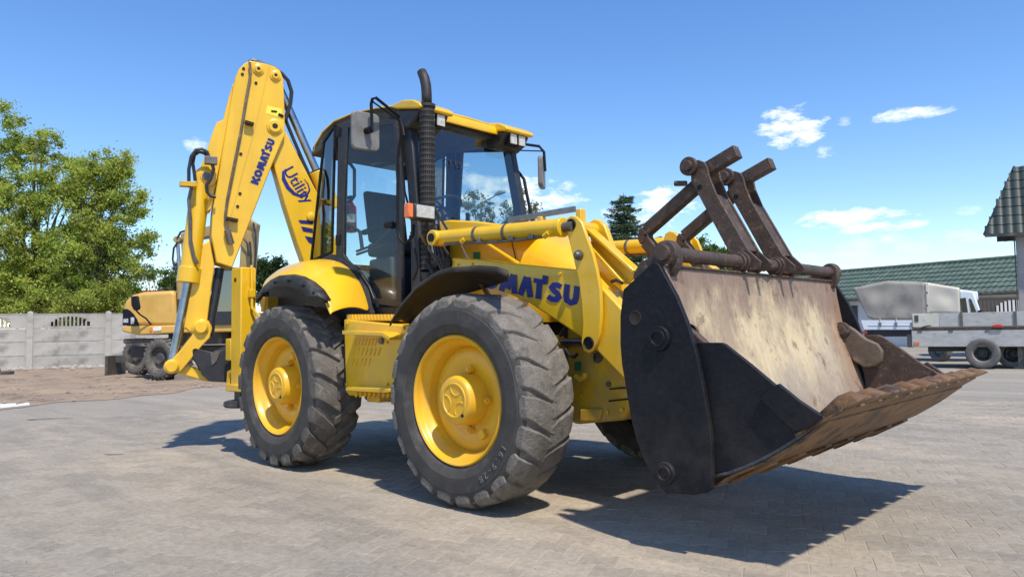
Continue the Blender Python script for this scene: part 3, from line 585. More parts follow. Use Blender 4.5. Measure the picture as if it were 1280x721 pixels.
# --- loader arms, levers, cylinders (both sides)
ARM=[(-0.759,1.677),(-0.663,1.702),(-0.353,1.665),(-0.017,1.61),(0.59,1.522),(0.71,1.471),(0.749,0.973),(0.672,1.035),(0.427,1.166),(0.134,1.319),(-0.356,1.495),(-0.761,1.588)]
ARM=ARM[:6]+[(1.25,.95),(1.42,.45),(1.50,.25),(1.38,.22),(1.15,.42),(.95,.80)]+ARM[7:]
LEV=[(0.575,1.886),(0.618,1.873),(0.665,1.828),(0.702,1.733),(0.752,1.613),(0.781,1.507),(0.806,1.376),(0.809,1.231),(0.795,1.098),(0.768,1.031),(0.734,0.984),(0.694,0.966),(0.655,0.984),(0.637,1.036),(0.653,1.157),(0.647,1.288),(0.627,1.437),(0.59,1.584),(0.552,1.721),(0.52,1.822),(0.535,1.869)]
BEAMT=[(0.579,1.825),(0.987,1.485),(0.898,1.417),(0.604,1.712)]
for s in (-1,1):
    def Y(v): return s*v
    mb=M(); mb.prism(ARM,Y(.55),Y(.72)); arm=build('loader_arm',mb,YEL,LD,bevel=.012)
    e=[(-0.711,-0.72,1.661)][0]; mb=M(); mb.cyl((e[0],Y(.50),e[2]),(e[0],Y(.745),e[2]),.045,20); build('pivot_pin',mb,BLK,arm)
    mb=M(); mb.prism(LEV,Y(.730),Y(.760)); lev=build('bell_crank',mb,YEL,LD,bevel=.008)
    mb=M(); mb.prism(LEV,Y(.46),Y(.51)); mb.cyl((LEV[0][0]-.005,Y(.5),LEV[0][1]-.08),(LEV[0][0]-.005,Y(.74),LEV[0][1]-.08),.05,16); build('inner_plate',mb,YEL,lev,bevel=.008)
    for q,r in zip([(0.576,-0.76,1.822),(0.703,-0.76,1.033)],(.036,.038)):
        mb=M(); mb.lathe([(0,r+.004),(-.008,r+.004),(-.012,r),(-.006,r-.005),(-.006,0)],(q[0],-.759,q[2]),28)
        if s>0: mb.v=[(x,-y,z) for x,y,z in mb.v]
        build('pin_cap',mb,BLK,lev)
    q=[(0.639,-0.76,1.612)][0]; mb=M(); mb.lathe([(0,.036),(-.014,.034),(-.018,.026),(-.034,.024),(-.044,.015),(-.044,0)],(q[0],-.759,q[2]),20)
    if s>0: mb.v=[(x,-y,z) for x,y,z in mb.v]
    build('pivot_bolt',mb,STEELD,lev)
    # levelling beam, a channel with two flanges
    dx=Vector((BEAMT[1][0]-BEAMT[0][0],0,BEAMT[1][1]-BEAMT[0][1]))
    mb=M(); mb.prism(BEAMT,Y(.56),Y(.585)); 
    a,b,c2,d2=BEAMT
    mb.beam((a[0],Y(.60),a[1]),(b[0],Y(.60),b[1]),.10,.022,(0,0,1)); mb.beam((d2[0],Y(.60),d2[1]),(c2[0],Y(.60),c2[1]),.10,.022,(0,0,1))
    build('levelling_beam',mb,YEL,LD,bevel=.005)
    mb=M(); mb.prism([(0.534,1.743),(0.694,1.563),(0.723,1.42),(0.623,1.447),(0.55,1.574)],Y(.44),Y(.50)); build('gusset_plate',mb,YEL,arm,bevel=.006)
    # tilt cylinder lying above the arm
    c0,c1=[(-0.778,-0.76,1.862),(0.492,-0.76,1.814)]; c0=(c0[0],Y(.76),c0[2]); c1=(c1[0],Y(.76),c1[2])
    mb=M(); mb.cyl(c0,c1,.062,24); cy=build('tilt_cylinder',mb,YEL,LD)
    mb=M(); mb.cyl((c1[0]-.02,c1[1],c1[2]),(c1[0]+.02,c1[1],c1[2]-.002),.068,24); build('gland',mb,YEL,cy,bevel=.004)
    mb=M(); mb.cyl((c1[0]+.01,c1[1],c1[2]),(c1[0]+.10,c1[1],c1[2]-.003),.034,16); build('piston_rod',mb,STEELD,cy)
    mb=M(); mb.cyl((c0[0],Y(.70),c0[2]),(c0[0],Y(.84),c0[2]),.062,24); build('eye',mb,YEL,cy,bevel=.006)
    mb=M(); mb.cyl((c0[0],Y(.68),c0[2]),(c0[0],Y(.852),c0[2]),.034,20); build('pin',mb,BLK,cy)
    for q in [(-0.325,-0.76,1.842),(-0.014,-0.76,1.828)]:
        mb=M(); mb.cyl((q[0]-.012,Y(.76),q[2]),(q[0]+.012,Y(.76),q[2]-.001),.069,24); build('hose_clamp',mb,STEELD,cy)
    mb=M(); mb.tube([(q[0],Y(.80),q[2]) for q in [(-0.665,-0.8,1.804),(-0.443,-0.8,1.79),(-0.165,-0.8,1.77),(0.141,-0.8,1.758),(0.396,-0.8,1.761)]],.012,8); build('hydraulic_pipe',mb,STEELD,cy)
    mb=M(); mb.tube([(q[0],Y(.81),q[2]) for q in [(-0.459,-0.81,1.797),(-0.422,-0.81,1.817)]],.02,8);mb.tube([(q[0],Y(.81),q[2]) for q in [(0.376,-0.81,1.757),(0.42,-0.81,1.78)]],.02,8); build('pipe_union',mb,YEL,cy)
    # lift cylinder below
    d0,d1=[(-0.086,-0.66,1.08),(0.564,-0.66,1.034)]; mb=M(); mb.cyl((-.35,Y(.62),.98),(d0[0]+.30,Y(.66),d0[2]+.02),.055,20); lc=build('lift_cylinder',mb,YEL,LD)
    q0,q1=[(0.352,-0.66,1.028),(0.598,-0.66,1.034)]; mb=M(); mb.cyl((q0[0]-.3,Y(.64),q0[2]),(q1[0],Y(.66),q1[2]),.030,18); build('piston_rod',mb,STEEL,lc)
    mb=M(); mb.cyl((q0[0]-.06,Y(.643),q0[2]),(q0[0]+.02,Y(.645),q0[2]),.058,20); build('gland',mb,YEL,lc,bevel=.004)
    if s<0:
        # lettering along the arm
        o0,o1,o2=[(-0.453,-0.721,1.439),(0.571,-0.721,1.27),(0.541,-0.721,1.428)]
        base=[(0.44,-0.721,1.313),(0.036,-0.721,1.392)]
        ux=(Vector(base[0])-Vector(base[1])); ux=ux/(5.14-2.95); uy=Vector((.02,0,.135)); org=Vector(base[1])-ux*2.88
        logo(arm,tuple(org+Vector((0,-.001,-.012))),tuple(ux),tuple(uy),BLUE)
# --- bucket linkage
def linkage():
    for s,nm in ((-1,0),(1,1)):
        yc=s*.25
        P1=Vector((1.22,yc,2.175)); P2=Vector((1.56,yc,1.50))
        side=[(1.223,2.156),(1.242,2.195),(1.277,2.212),(1.323,2.189),(1.344,2.151),(1.354,2.093),(1.4,1.972),(1.602,1.596),(1.683,1.516),(1.672,1.482),(1.625,1.466),(1.573,1.479),(1.475,1.592),(1.313,1.906),(1.224,2.076)]
        mb=M(); mb.prism(side,yc-.06,yc-.04); mb.prism(side,yc+.09,yc+.11); lk=build('tilt_link',mb,RUST,LD,bevel=.004)
        wa,wb=side[6],side[7]; mb=M(); mb.add([(wa[0]-.012,yc-.04,wa[1]),(wa[0]-.012,yc+.09,wa[1]),(wb[0]-.012,yc+.09,wb[1]),(wb[0]-.012,yc-.04,wb[1]),(wa[0]-.03,yc-.04,wa[1]-.01),(wa[0]-.03,yc+.09,wa[1]-.01),(wb[0]-.03,yc+.09,wb[1]-.01),(wb[0]-.03,yc-.04,wb[1]-.01)],[(0,1,2,3),(7,6,5,4),(0,4,5,1),(2,6,7,3),(1,5,6,2),(0,3,7,4)]); build('web_plate',mb,RUST,lk)
        mb=M(); mb.cyl((P1.x,yc-.115,P1.z),(P1.x,yc+.10,P1.z),.036,20); mb.cyl((P1.x,yc-.09,P1.z),(P1.x,yc-.06,P1.z),.062,20); build('link_pin',mb,RUST,lk,bevel=.004)
        mb=M(); mb.tube([(1.12,yc-.09,2.075),(1.16,yc-.08,2.07),(1.20,yc-.08,2.065)],.018,8); build('grease_nipple',mb,RUST,lk)
        q=(1.285,yc-.0605,2.03); mb=M(); mb.cyl((q[0],q[1]-.002,q[2]),(q[0],q[1]+.004,q[2]),.017,14); build('bolt_hole',mb,BLK,lk)
        mb=M()
        for dy in (-.10,-.07,.12,.15):
            mb=M(); mb.cyl((1.556,yc+dy-.013,1.520),(1.556,yc+dy+.013,1.520),.066 if dy in (-.07,.12) else .055,20); build('bearing_ring',mb,RUST,lk,bevel=.004)
        # square bar through the top
        mb=M(); mb.beam((1.20,yc+.02,2.115),(1.52,yc+.02,2.235),.075,.085); sb=build('square_bar',mb,RUST,LD,bevel=.006)
        # cranked lever down to the coupler
        mb=M()
        pts=[(1.27,yc,2.075),(.84,yc,1.80),(.815,yc,1.765),(.835,yc,1.72),(.95,yc,1.58),(1.05,yc,1.38)]
        for a,b in zip(pts,pts[1:]): mb.beam(a,b,.07,.085)
        mb.cyl((.822,yc-.034,1.762),(.822,yc+.034,1.762),.044,16)
        build('cranked_lever',mb,RUST,LD,bevel=.008)
        # coupler ear holding the cross bar at the outside
        yy=s*1.13
        mb=M(); mb.prism([(1.44,1.51),(1.49,1.56),(1.545,1.58),(1.595,1.57),(1.62,1.52),(1.62,1.46),(1.58,1.40),(1.34,1.38),(1.33,1.42),(1.38,1.49)],yy-s*.03,yy+s*.03); ear=build('bar_ear',mb,RUST,LD,bevel=.01)
        mb=M(); mb.lathe([(-.085,0),(-.085,.040),(-.06,.044),(-.058,.066),(-.035,.072),(.0,.072),(.03,.06)],(1.555,0,1.522),28)
        mb.v=[(x,(y if s<0 else -y)+yy,z) for x,y,z in mb.v]
        build('bar_end_boss',mb,RUST,ear)
    mb=M(); mb.cyl((1.555,-1.12,1.522),(1.555,1.12,1.522),.040,20); build('cross_bar',mb,RUST,LD)
    mb=M(); mb.tube([(1.60,-.09,1.52),(1.61,0,1.50),(1.60,.07,1.52)],.012,6); build('grease_pipe',mb,RUST,LD)
    mb=M(); mb.prism([(1.20,1.40),(1.52,1.43),(1.52,1.36),(1.25,1.30)],-.30,.30); build('link_mount',mb,RUST,LD,bevel=.01)
linkage()
# --- front clam bucket
EDGEB=mat('scuffed_dark_edge',(.07,.075,.09),(.03,.032,.038),scale=20,rough=.5,bump=.2)
HOLE=mat('rusty_hole',(.035,.024,.016),(.02,.015,.012),scale=30,rough=.9)
BK=empty('bucket',(0,0,0),parent=LD)
B=1.24
MOLD=[(1.565,1.455),(1.575,1.35),(1.605,1.16),(1.64,1.02),(1.685,.89),(1.735,.72),(1.785,.55),(1.80,.47)]
def sheet(prof,y0,y1,t,ny=1):
    n=len(prof); mb=M(); nor=[]
    for i in range(n):
        a=Vector(prof[max(0,i-1)]);b=Vector(prof[min(n-1,i+1)]);d=(b-a).normalized();nor.append(Vector((-d.y,d.x)))
    out=[(p[0]-nr.x*t,p[1]-nr.y*t) for p,nr in zip(prof,nor)]
    mb.prism(list(prof)+out[::-1],y0,y1); return mb
def sheetq(prof,y0,y1,t):
    # quads strip version of the same, avoids long ngons on a curved sheet
    n=len(prof);nor=[]
    for i in range(n):
        a=Vector(prof[max(0,i-1)]);b=Vector(prof[min(n-1,i+1)]);d=(b-a).normalized();nor.append(Vector((-d.y,d.x)))
    out=[(p[0]-nr.x*t,p[1]-nr.y*t) for p,nr in zip(prof,nor)]
    vs=[(p[0],y0,p[1]) for p in prof]+[(p[0],y1,p[1]) for p in prof]+[(p[0],y0,p[1]) for p in out]+[(p[0],y1,p[1]) for p in out]
    fs=[]
    for i in range(n-1):
        fs+=[(i,i+1,n+i+1,n+i),(2*n+i,3*n+i,3*n+i+1,2*n+i+1),(i,2*n+i,2*n+i+1,i+1),(n+i,n+i+1,3*n+i+1,3*n+i)]
    fs+=[(0,n,3*n,2*n),(n-1,3*n-1,4*n-1,2*n-1)]
    return M().add(vs,fs)
build('back_plate',sheetq(MOLD,-1.20,1.20,.025),WORN,BK,smooth=60)
mb=M(); mb.box(1.535,1.578,-1.20,1.20,1.445,1.463); build('top_rail',mb,RUST,BK,bevel=.008)
FLOOR=[(1.58,.43),(1.66,.40),(1.80,.405),(1.92,.43),(2.08,.515),(2.22,.60),(2.36,.708)]
build('floor_plate',sheetq(FLOOR[::-1],-1.17,1.17,-.024),WORN,BK,smooth=60)
UND=[(1.60,.30),(1.80,.33),(1.90,.395),(2.08,.485),(2.24,.59),(2.38,.70)]
build('underside_plate',sheetq(UND,-1.19,1.19,.012),RUSTB,BK,smooth=60)
for i in range(7):
    y=-1.05+i*.35; mb=M(); 
    mb.beam((1.84,y,.335),(2.06,y,.455),.10,.018); build('wear_strip',mb,RUSTB,BK,bevel=.004)
PL=[(1.498,1.461),(1.518,1.472),(1.538,1.47),(1.557,1.452),(1.653,1.287),(1.709,1.154),(1.759,0.999),(1.797,0.8),(1.826,0.604),(1.829,0.428),(1.825,0.326),(1.789,0.302),(1.726,0.285),(1.644,0.277),(1.577,0.272),(1.558,0.265),(1.492,0.326),(1.43,0.424),(1.387,0.516),(1.359,0.608),(1.328,0.778),(1.301,0.929),(1.293,1.039),(1.298,1.192),(1.323,1.337)]
for s in (-1,1):
    mb=M(); mb.prism(PL,s*1.24,s*1.205); sp=build('side_plate',mb,BLK if s<0 else [BLK],BK,bevel=.005)
    caps=[(1.545,-1.24,1.069),(1.562,-1.24,0.372)]
    for (q,r) in zip(caps,(.068,.060)):
        mb=M(); mb.lathe([(.01,r),(-.012,r),(-.020,r*.93),(-.020,r*.70),(-.028,r*.66),(-.028,r*.50),(-.020,r*.45),(-.020,0)],(q[0],-1.24,q[2]),32)
        if s>0: mb.v=[(x,-y,z) for x,y,z in mb.v]
        build('pivot_cap',mb,BLK,sp)
    q=[(1.397,-1.24,1.181)][0]; mb=M(); mb.lathe([(.0,.040),(-.003,.038),(-.001,.033),(-.001,0)],(q[0],-1.24,q[2]),24)
    if s>0: mb.v=[(x,-y,z) for x,y,z in mb.v]
    build('plate_hole',mb,HOLE,sp)
    CK=[(1.686,1.046),(1.872,1.046),(1.893,1.038),(2.025,0.941),(2.149,0.842),(2.254,0.776),(2.354,0.713),(2.324,0.678),(2.248,0.614),(2.17,0.559),(2.09,0.506),(1.999,0.458),(1.901,0.415),(1.805,0.392),(1.778,0.513),(1.759,0.753)]
    mb=M(); mb.prism(CK,s*1.195,s*1.165); ck=build('clam_cheek',mb,[BLK] if s<0 else [RUSTD2],BK,bevel=.004) if s<0 else None
    if s>0:
        ck=build('clam_cheek',mb,RUST,BK,bevel=.004)
    mb=M(); mb.prism([(2.072,0.783),(2.173,0.856),(2.268,0.783),(2.371,0.72),(2.297,0.654),(2.241,0.642)],s*1.224,s*1.195); build('cheek_reinforcement',mb,BLK if s<0 else RUST,ck,bevel=.004)
    # edge strip along the clam profile
    E1=[(2.363,-1.18,0.714),(2.318,-1.18,0.664),(2.25,-1.18,0.611),(2.164,-1.18,0.551),(2.084,-1.18,0.502),(1.989,-1.18,0.45),(1.895,-1.18,0.408),(1.812,-1.18,0.382)]
    mb=M()
    for a,b in zip(E1,E1[1:]): mb.beam((a[0],s*1.185,a[2]),(b[0],s*1.185,b[2]),.03,.014)
    build('cheek_edge_bar',mb,EDGEB if s<0 else RUSTB,ck)
# inner pivot arm of the clam on the far side (and its twin)
for s in (1,-1):
    ys=s*1.11
    pa=[(1.60,1.13),(1.66,1.13),(1.72,1.09),(1.80,1.02),(1.875,.985),(1.91,.93),(1.90,.86),(1.86,.82),(1.78,.81),(1.70,.86),(1.63,.96),(1.585,1.05)]
    mb=M(); mb.prism(pa,ys-s*.0,ys+s*.05); a=build('clam_hinge_arm',mb,DUSTY if s>0 else RUST,BK,bevel=.012,seg=3)
    mb=M(); mb.lathe([(-.05,0),(-.05,.035),(-.035,.038),(-.030,.058),(0,.062)],(1.635,0,1.085),24); mb.v=[(x,(y if s>0 else -y)+ys,z) for x,y,z in mb.v]; build('hinge_pin',mb,RUST,a)
# cutting edge with worn bolt-on teeth
mb=M(); mb.prism([(2.24,.606),(2.470,.752),(2.465,.762),(2.23,.624)],-1.20,1.20); build('cutting_edge',mb,RUSTB,BK,bevel=.003)
for i in range(10):
    y=-1.11+i*.2467; k=rnd.uniform(-.008,.008)
    prof=[(2.20,.560,.034),(2.30,.634,.042),(2.40,.710,.066),(2.47,.760,.10),(2.53+k,.790,.11)]; top=[(2.25,.640,.085),(2.33,.715,.078),(2.40,.790,.048),(2.46,.816,.036),(2.533+k,.797,.09)]
    vs=[];fs=[]
    for (x,z,w),(x2,z2,w2) in zip(prof,top): vs+=[(x,y-w,z),(x,y+w,z),(x2,y+w2,z2),(x2,y,z2+.012),(x2,y-w2,z2)]
    for j in range(4):
        for q in range(5): fs.append((j*5+q,j*5+(q+1)%5,(j+1)*5+(q+1)%5,(j+1)*5+q))
    fs+=[(0,1,2,3,4),(24,23,22,21,20)]
    build('bucket_tooth',M().add(vs,fs),RUSTB,BK,bevel=.005,smooth=50)

# --- mudguard over the front wheel
def mudguard(s):
    T_=[(-0.694,-1.3,1.2),(-0.569,-1.3,1.324),(-0.385,-1.3,1.447),(-0.168,-1.3,1.529),(-0.035,-1.3,1.547),(0.252,-1.3,1.54),(0.409,-1.3,1.521),(0.51,-1.3,1.479)]
    L_=[(-0.875,-0.98,1.184),(-0.766,-0.98,1.262),(-0.631,-0.98,1.343),(-0.491,-0.98,1.386),(-0.339,-0.98,1.414),(-0.114,-0.98,1.443),(0.037,-0.98,1.466),(0.177,-0.98,1.493)]
    A=[(p[0],s*1.30,p[2]) for p in T_]; A2=[(p[0],s*1.312,p[2]-.03) for p in T_]; C=[(p[0],s*.98,p[2]) for p in L_]; C2=[(p[0],s*.965,p[2]-.03) for p in L_]
    Bp=[((a_[0]+c_[0])/2,s*1.14,(a_[2]+c_[2])/2+.025) for a_,c_ in zip(A,C)]
    n=8;rows=[A2,A,Bp,C,C2]; vs=[p for r in rows for p in r]; fs=[(k*n+i,k*n+i+1,(k+1)*n+i+1,(k+1)*n+i) for k in range(4) for i in range(n-1)]
    me=build('mudguard',M().add(vs,fs),PLASB,LD,solid=.012,smooth=50)
    mb=M(); mb.tube([(-.05,s*1.0,1.46),(-.12,s*.85,1.36),(-.2,s*.70,1.2)],.02,8); build('mudguard_stay',mb,STEELD,me)
for s in (-1,1): mudguard(s)
# --- rear fender
def fender(s):
    O=[(-2.757,1.53),(-2.576,1.616),(-2.373,1.655),(-2.124,1.625),(-1.901,1.563),(-1.712,1.472),(-1.627,1.382),(-1.568,1.285)]
    I=[(-3.511,1.68),(-3.228,1.762),(-2.959,1.801),(-2.572,1.835),(-2.226,1.808),(-1.953,1.692),(-1.769,1.516),(-1.675,1.287)]
    rows=[];n=8
    for k,t in enumerate((0,.12,.3,.55,.8,1)):
        r=[]
        for (ox,oz),(ix,iz) in zip(O,I):
            b=math.sin(PI*t)*.05
            y=1.25+(.78-1.25)*t; r.append((ox+(ix-ox)*t+b*.3,s*y,oz+(iz-oz)*t+b))
        rows.append(r)
    rows.insert(0,[(x-.004,s*1.255,z-.03) for x,z in O])
    vs=[p for r in rows for p in r]; fs=[(k*n+i,k*n+i+1,(k+1)*n+i+1,(k+1)*n+i) for k in range(len(rows)-1) for i in range(n-1)]
    f=build('rear_fender',M().add(vs,fs),YEL,LD,smooth=60,solid=.012); md=f.modifiers.new('sub','SUBSURF'); md.levels=2; md.render_levels=2
    E=[(-2.751,1.454),(-2.6,1.557),(-2.453,1.614),(-2.296,1.644),(-2.144,1.642),(-1.971,1.61),(-1.804,1.553),(-1.668,1.482),(-1.571,1.396)]
    E2=[(-2.688,1.414),(-2.538,1.48),(-2.378,1.509),(-2.209,1.518),(-2.073,1.508),(-1.915,1.473),(-1.8,1.414),(-1.639,1.417),(-1.496,1.369)]
    rows=[[(x,s*1.25,z-.005) for x,z in E],[(x,s*1.31,z-.012) for x,z in E],[(x,s*1.335,z+.015) for x,z in E2]]
    n=9;vs=[p for r in rows for p in r]; fs=[(k*n+i,k*n+i+1,(k+1)*n+i+1,(k+1)*n+i) for k in range(2) for i in range(n-1)]
    e=build('fender_extension',M().add(vs,fs),PLAS,f,smooth=60,solid=.014)
    mb=M(); q=[(-1.535,-1.345,1.384)][0]
    mb.cyl((q[0],s*1.35,q[2]),(q[0],s*1.31,q[2]),.018,12); build('clip',mb,BLK,f)
    mb=M(); mb.prism([(-3.473,1.669),(-3.192,1.743),(-2.924,1.781),(-2.54,1.815),(-2.195,1.789),(-1.924,1.675),(-1.74,1.5),(-1.658,1.286),(-2.198,1.168),(-3.386,1.101)],s*.80,s*.76); build('inner_arch',mb,BLKM,f)
for s in (-1,1): fender(s)
# --- side tank with steps
TK=[(-1.647,1.238),(-1.523,1.228),(-0.729,1.17),(-0.319,1.089),(-0.326,0.633),(-0.988,0.622),(-1.573,0.602),(-1.62,0.629)]
for s in (-1,1):
    mb=M(); mb.prism(TK,s*1.08,s*.62); tk=build('side_tank',mb,YEL,LD,bevel=.012)
    mb=M(); mb.prism([(-1.665,1.279),(-0.979,1.261),(-0.98,1.211),(-1.666,1.224)],s*1.04,s*.74); tr=build('top_tread',mb,YEL,tk,bevel=.004)
    t0,t1=[(-1.575,-1.045,1.256),(-0.941,-1.045,1.241)]
    for i in range(15):
        mb=M()
        x=t0[0]+(t1[0]-t0[0])*i/14; z=t0[2]+(t1[2]-t0[2])*i/14
        mb.add([(x-.012,s*1.046,z-.02),(x+.012,s*1.046,z-.02),(x,s*1.046,z+.022)]+[(x-.012,s*1.04,z-.02),(x+.012,s*1.04,z-.02),(x,s*1.04,z+.022)],[(0,1,2),(0,3,4,1),(1,4,5,2),(2,5,3,0)])
        build('tread_tooth',mb,YELW,tk,smooth=0)
    mb=M(); mb.prism([(-1.457,1.143),(-0.911,1.125),(-0.812,1.088),(-0.832,1.064),(-0.922,1.095),(-1.457,1.111)],s*1.22,s*1.08); build('step',mb,YEL,tk,bevel=.004)
    mb=M(); mb.prism([(-1.438,0.685),(-0.853,0.701),(-0.853,0.674),(-0.943,0.664),(-1.438,0.659)],s*1.20,s*1.08); build('step',mb,YEL,tk,bevel=.004)
    mb=M()
    rows=[(-1.462,-1.083,1.049),(-1.184,-1.083,1.049),(-1.485,-1.083,0.97),(-1.142,-1.083,0.973),(-1.509,-1.083,0.885),(-1.273,-1.083,0.889)]
    for r in range(3):
        a,b=rows[2*r],rows[2*r+1]; k=(7,7,5)[r]
        for i in range(k):
            x=a[0]+(b[0]-a[0])*i/(k-1); z=a[2]+(b[2]-a[2])*i/(k-1)
            mb.tube([(x-.016,s*1.084,z-.03),(x+.013,s*1.083,z+.025)],.006,6)
    build('pressed_rib',mb,YEL,tk)
    q=[(-1.107,-1.085,1.056),(-1.35,-1.085,0.585)]; mb=M(); mb.cyl((q[0][0],s*1.10,q[0][2]),(q[0][0],s*1.07,q[0][2]),.026,14); build('filler_plug',mb,STEELD,tk)
    mb=M(); x,z=q[1][0],q[1][2]; mb.box(x-.09,x+.09,min(s*1.0,s*.8),max(s*1.0,s*.8),z-.03,z+.04); build('drain_foot',mb,YEL,tk,bevel=.01)
    mb=M(); b0,b1=[(-1.443,-1.09,0.619),(-1.011,-1.09,0.634)]
    for i in range(8):
        x=b0[0]+(b1[0]-b0[0])*i/7; z=b0[2]+(b1[2]-b0[2])*i/7
        mb.tube([(x-.012,s*1.092,z-.018),(x+.012,s*1.092,z+.018)],.010,6)
    build('bottom_rib',mb,YEL,tk)
# ---------------------------------------------------------------- cab
CW=.70
def tubeY(pts,s,r,n=8): return M().tube([(p[0],p[1]*s if s>0 else p[1],p[2]) for p in pts],r,n)
mb=M(); mb.box(-2.70,-1.22,-.66,.66,1.24,1.32); mb.box(-2.72,-2.2,-.62,.62,1.30,1.75); cf=build('cab_floor',mb,INT,LD,bevel=.01)
mb=M(); mb.box(-2.62,-1.25,-.705,.705,1.235,1.345); build('cab_sill',mb,BLKM,LD,bevel=.01)
# dark sloping wheel-arch trim inside the lower door edge
for s in (-1,1):
    T=[(-2.671,-0.72,1.791),(-2.415,-0.72,1.834),(-2.172,-0.72,1.77),(-1.966,-0.72,1.641),(-1.831,-0.72,1.492),(-1.747,-0.72,1.282)]
    mb=M(); mb.tube([(p[0],s*.71,p[2]) for p in T],.045,8); build('arch_trim',mb,BLKM,LD)
    # posts
    def post(a,b,w,d,name='cab_post'):
        mb=M(); mb.beam(a,b,w,d,(1,0,0)); return build(name,mb,BLKM,LD,bevel=.012)
    bp=[(-2.249,-0.7,3.142),(-2.296,-0.7,1.848)]
    post((bp[0][0],s*.68,3.08),(bp[1][0],s*.68,1.80),.06,.10)
    ap=[(-1.322,-0.66,3.025),(-1.288,-0.66,1.373)]
    post((-1.335,s*.615,3.00),(-1.17,s*.66,2.05),.075,.11); post((-1.17,s*.66,2.06),(-1.17,s*.66,1.28),.075,.11)
    rp=[(-2.65,-0.66,3.074),(-2.89,-0.66,1.858)]
    post((-2.62,s*.60,3.0),(-2.72,s*.62,1.74),.06,.05)
    # door with frame, glass, handle
    O=[(-2.192,3.095),(-1.358,2.957),(-1.277,2.243),(-1.31,1.332),(-1.758,1.382),(-1.818,1.52),(-1.966,1.659),(-2.172,1.777),(-2.292,1.831),(-2.263,2.375)]
    Ix=[(-2.099,3.031),(-1.403,2.917),(-1.355,2.253),(-1.376,1.395),(-1.698,1.422),(-1.769,1.532),(-1.903,1.662),(-2.107,1.787),(-2.172,1.852),(-2.169,2.362)]
    if s<0 or True:
        n=len(O); mb=M(); vs=[(x,s*.735,z) for x,z in O]+[(x,s*.735,z) for x,z in Ix]+[(x,s*.705,z) for x,z in O]+[(x,s*.705,z) for x,z in Ix]
        fs=[]
        for i in range(n):
            j=(i+1)%n; fs+=[(i,j,n+j,n+i),(2*n+i,3*n+i,3*n+j,2*n+j),(i,2*n+i,2*n+j,j),(n+i,n+j,3*n+j,3*n+i)]
        mb.add(vs,fs); dr=build('cab_door',mb,BLKM,LD,bevel=.006,smooth=0)
        mb=M(); mb.add([(x,s*.72,z) for x,z in Ix],[tuple(range(len(Ix)))]); build('door_glass',mb,GLASS,dr,smooth=0)
        mb=M(); mb.box(-1.50,-1.38,min(s*.77,s*.735),max(s*.77,s*.735),2.02,2.07); build('door_handle',mb,BLK,dr,bevel=.01)
        mb=M(); q=[(-2.25,-0.735,3.02),(-2.255,-0.735,1.993)]
        for k in q: mb.box(k[0]-.03,k[0]+.03,min(s*.75,s*.73),max(s*.75,s*.73),k[2]-.05,k[2]+.05)
        build('hinge',mb,BLK,dr,bevel=.006)
    # rear quarter window
    W1=[(-2.573,2.99),(-2.374,3.116),(-2.435,1.898),(-2.809,1.842)]
    mb=M(); mb.add([(x,s*.69,z) for x,z in W1],[(0,1,2,3)]); build('quarter_window',mb,GLASSD,LD,smooth=0)
    mb=M(); 
    for a,b in zip(W1,W1[1:]+W1[:1]): mb.beam((a[0],s*.69,a[1]),(b[0],s*.69,b[1]),.02,.02,(0,1,0))
    build('quarter_window_seal',mb,BLK,LD)
# text strip on the rear post, seen as yellow lettered panel
# windscreen, rear window
mb=M(); mb.add([(-1.285,-.585,2.97),(-1.285,.585,2.97),(-1.10,.63,1.98),(-1.10,-.63,1.98)],[(0,1,2,3)]); ws=build('windscreen',mb,GLASSW,LD,smooth=0)
# marks on the windscreen
a,b=Vector((-1.285,-.585,2.97)),Vector((-1.285,.585,2.97)); dn=(Vector((-1.10,0,1.98))-Vector((-1.285,0,2.97)))
def wsp(u,v): 
    x=-1.285+(.185)*v+.012; w_=.585+.045*v; return Vector((x,-w_+2*w_*u,2.97-.99*v))
for i,ch in enumerate(('33','35')):
    place_text(ch,.09,BLKM,ws,tuple(wsp(.27+.10*i,.36)),(0,1,0),(-.18,0,.99),name='chalk_marking')
mb=M(); mb.add([(-2.60,-.56,2.98),(-2.60,.56,2.98),(-2.70,.6,1.80),(-2.70,-.6,1.80)],[(0,1,2,3)]); build('rear_window',mb,GLASS,LD,smooth=0)
for a_,b_,w_,h_ in (((-2.6,-.6,2.99),(-2.6,.6,2.99),.05,.06),((-2.71,-.62,1.79),(-2.71,.62,1.79),.05,.06),((-1.30,-.6,2.98),(-1.30,.6,2.98),.06,.06),((-1.12,-.64,1.97),(-1.12,.64,1.97),.05,.08)):
    mb=M(); mb.beam(a_,b_,w_,h_); build('cab_crossbar',mb,BLKM,LD,bevel=.008)
mb=M(); mb.box(-1.22,-1.12,-.64,.64,1.30,1.95); build('front_bulkhead',mb,BLKM,LD,bevel=.01)
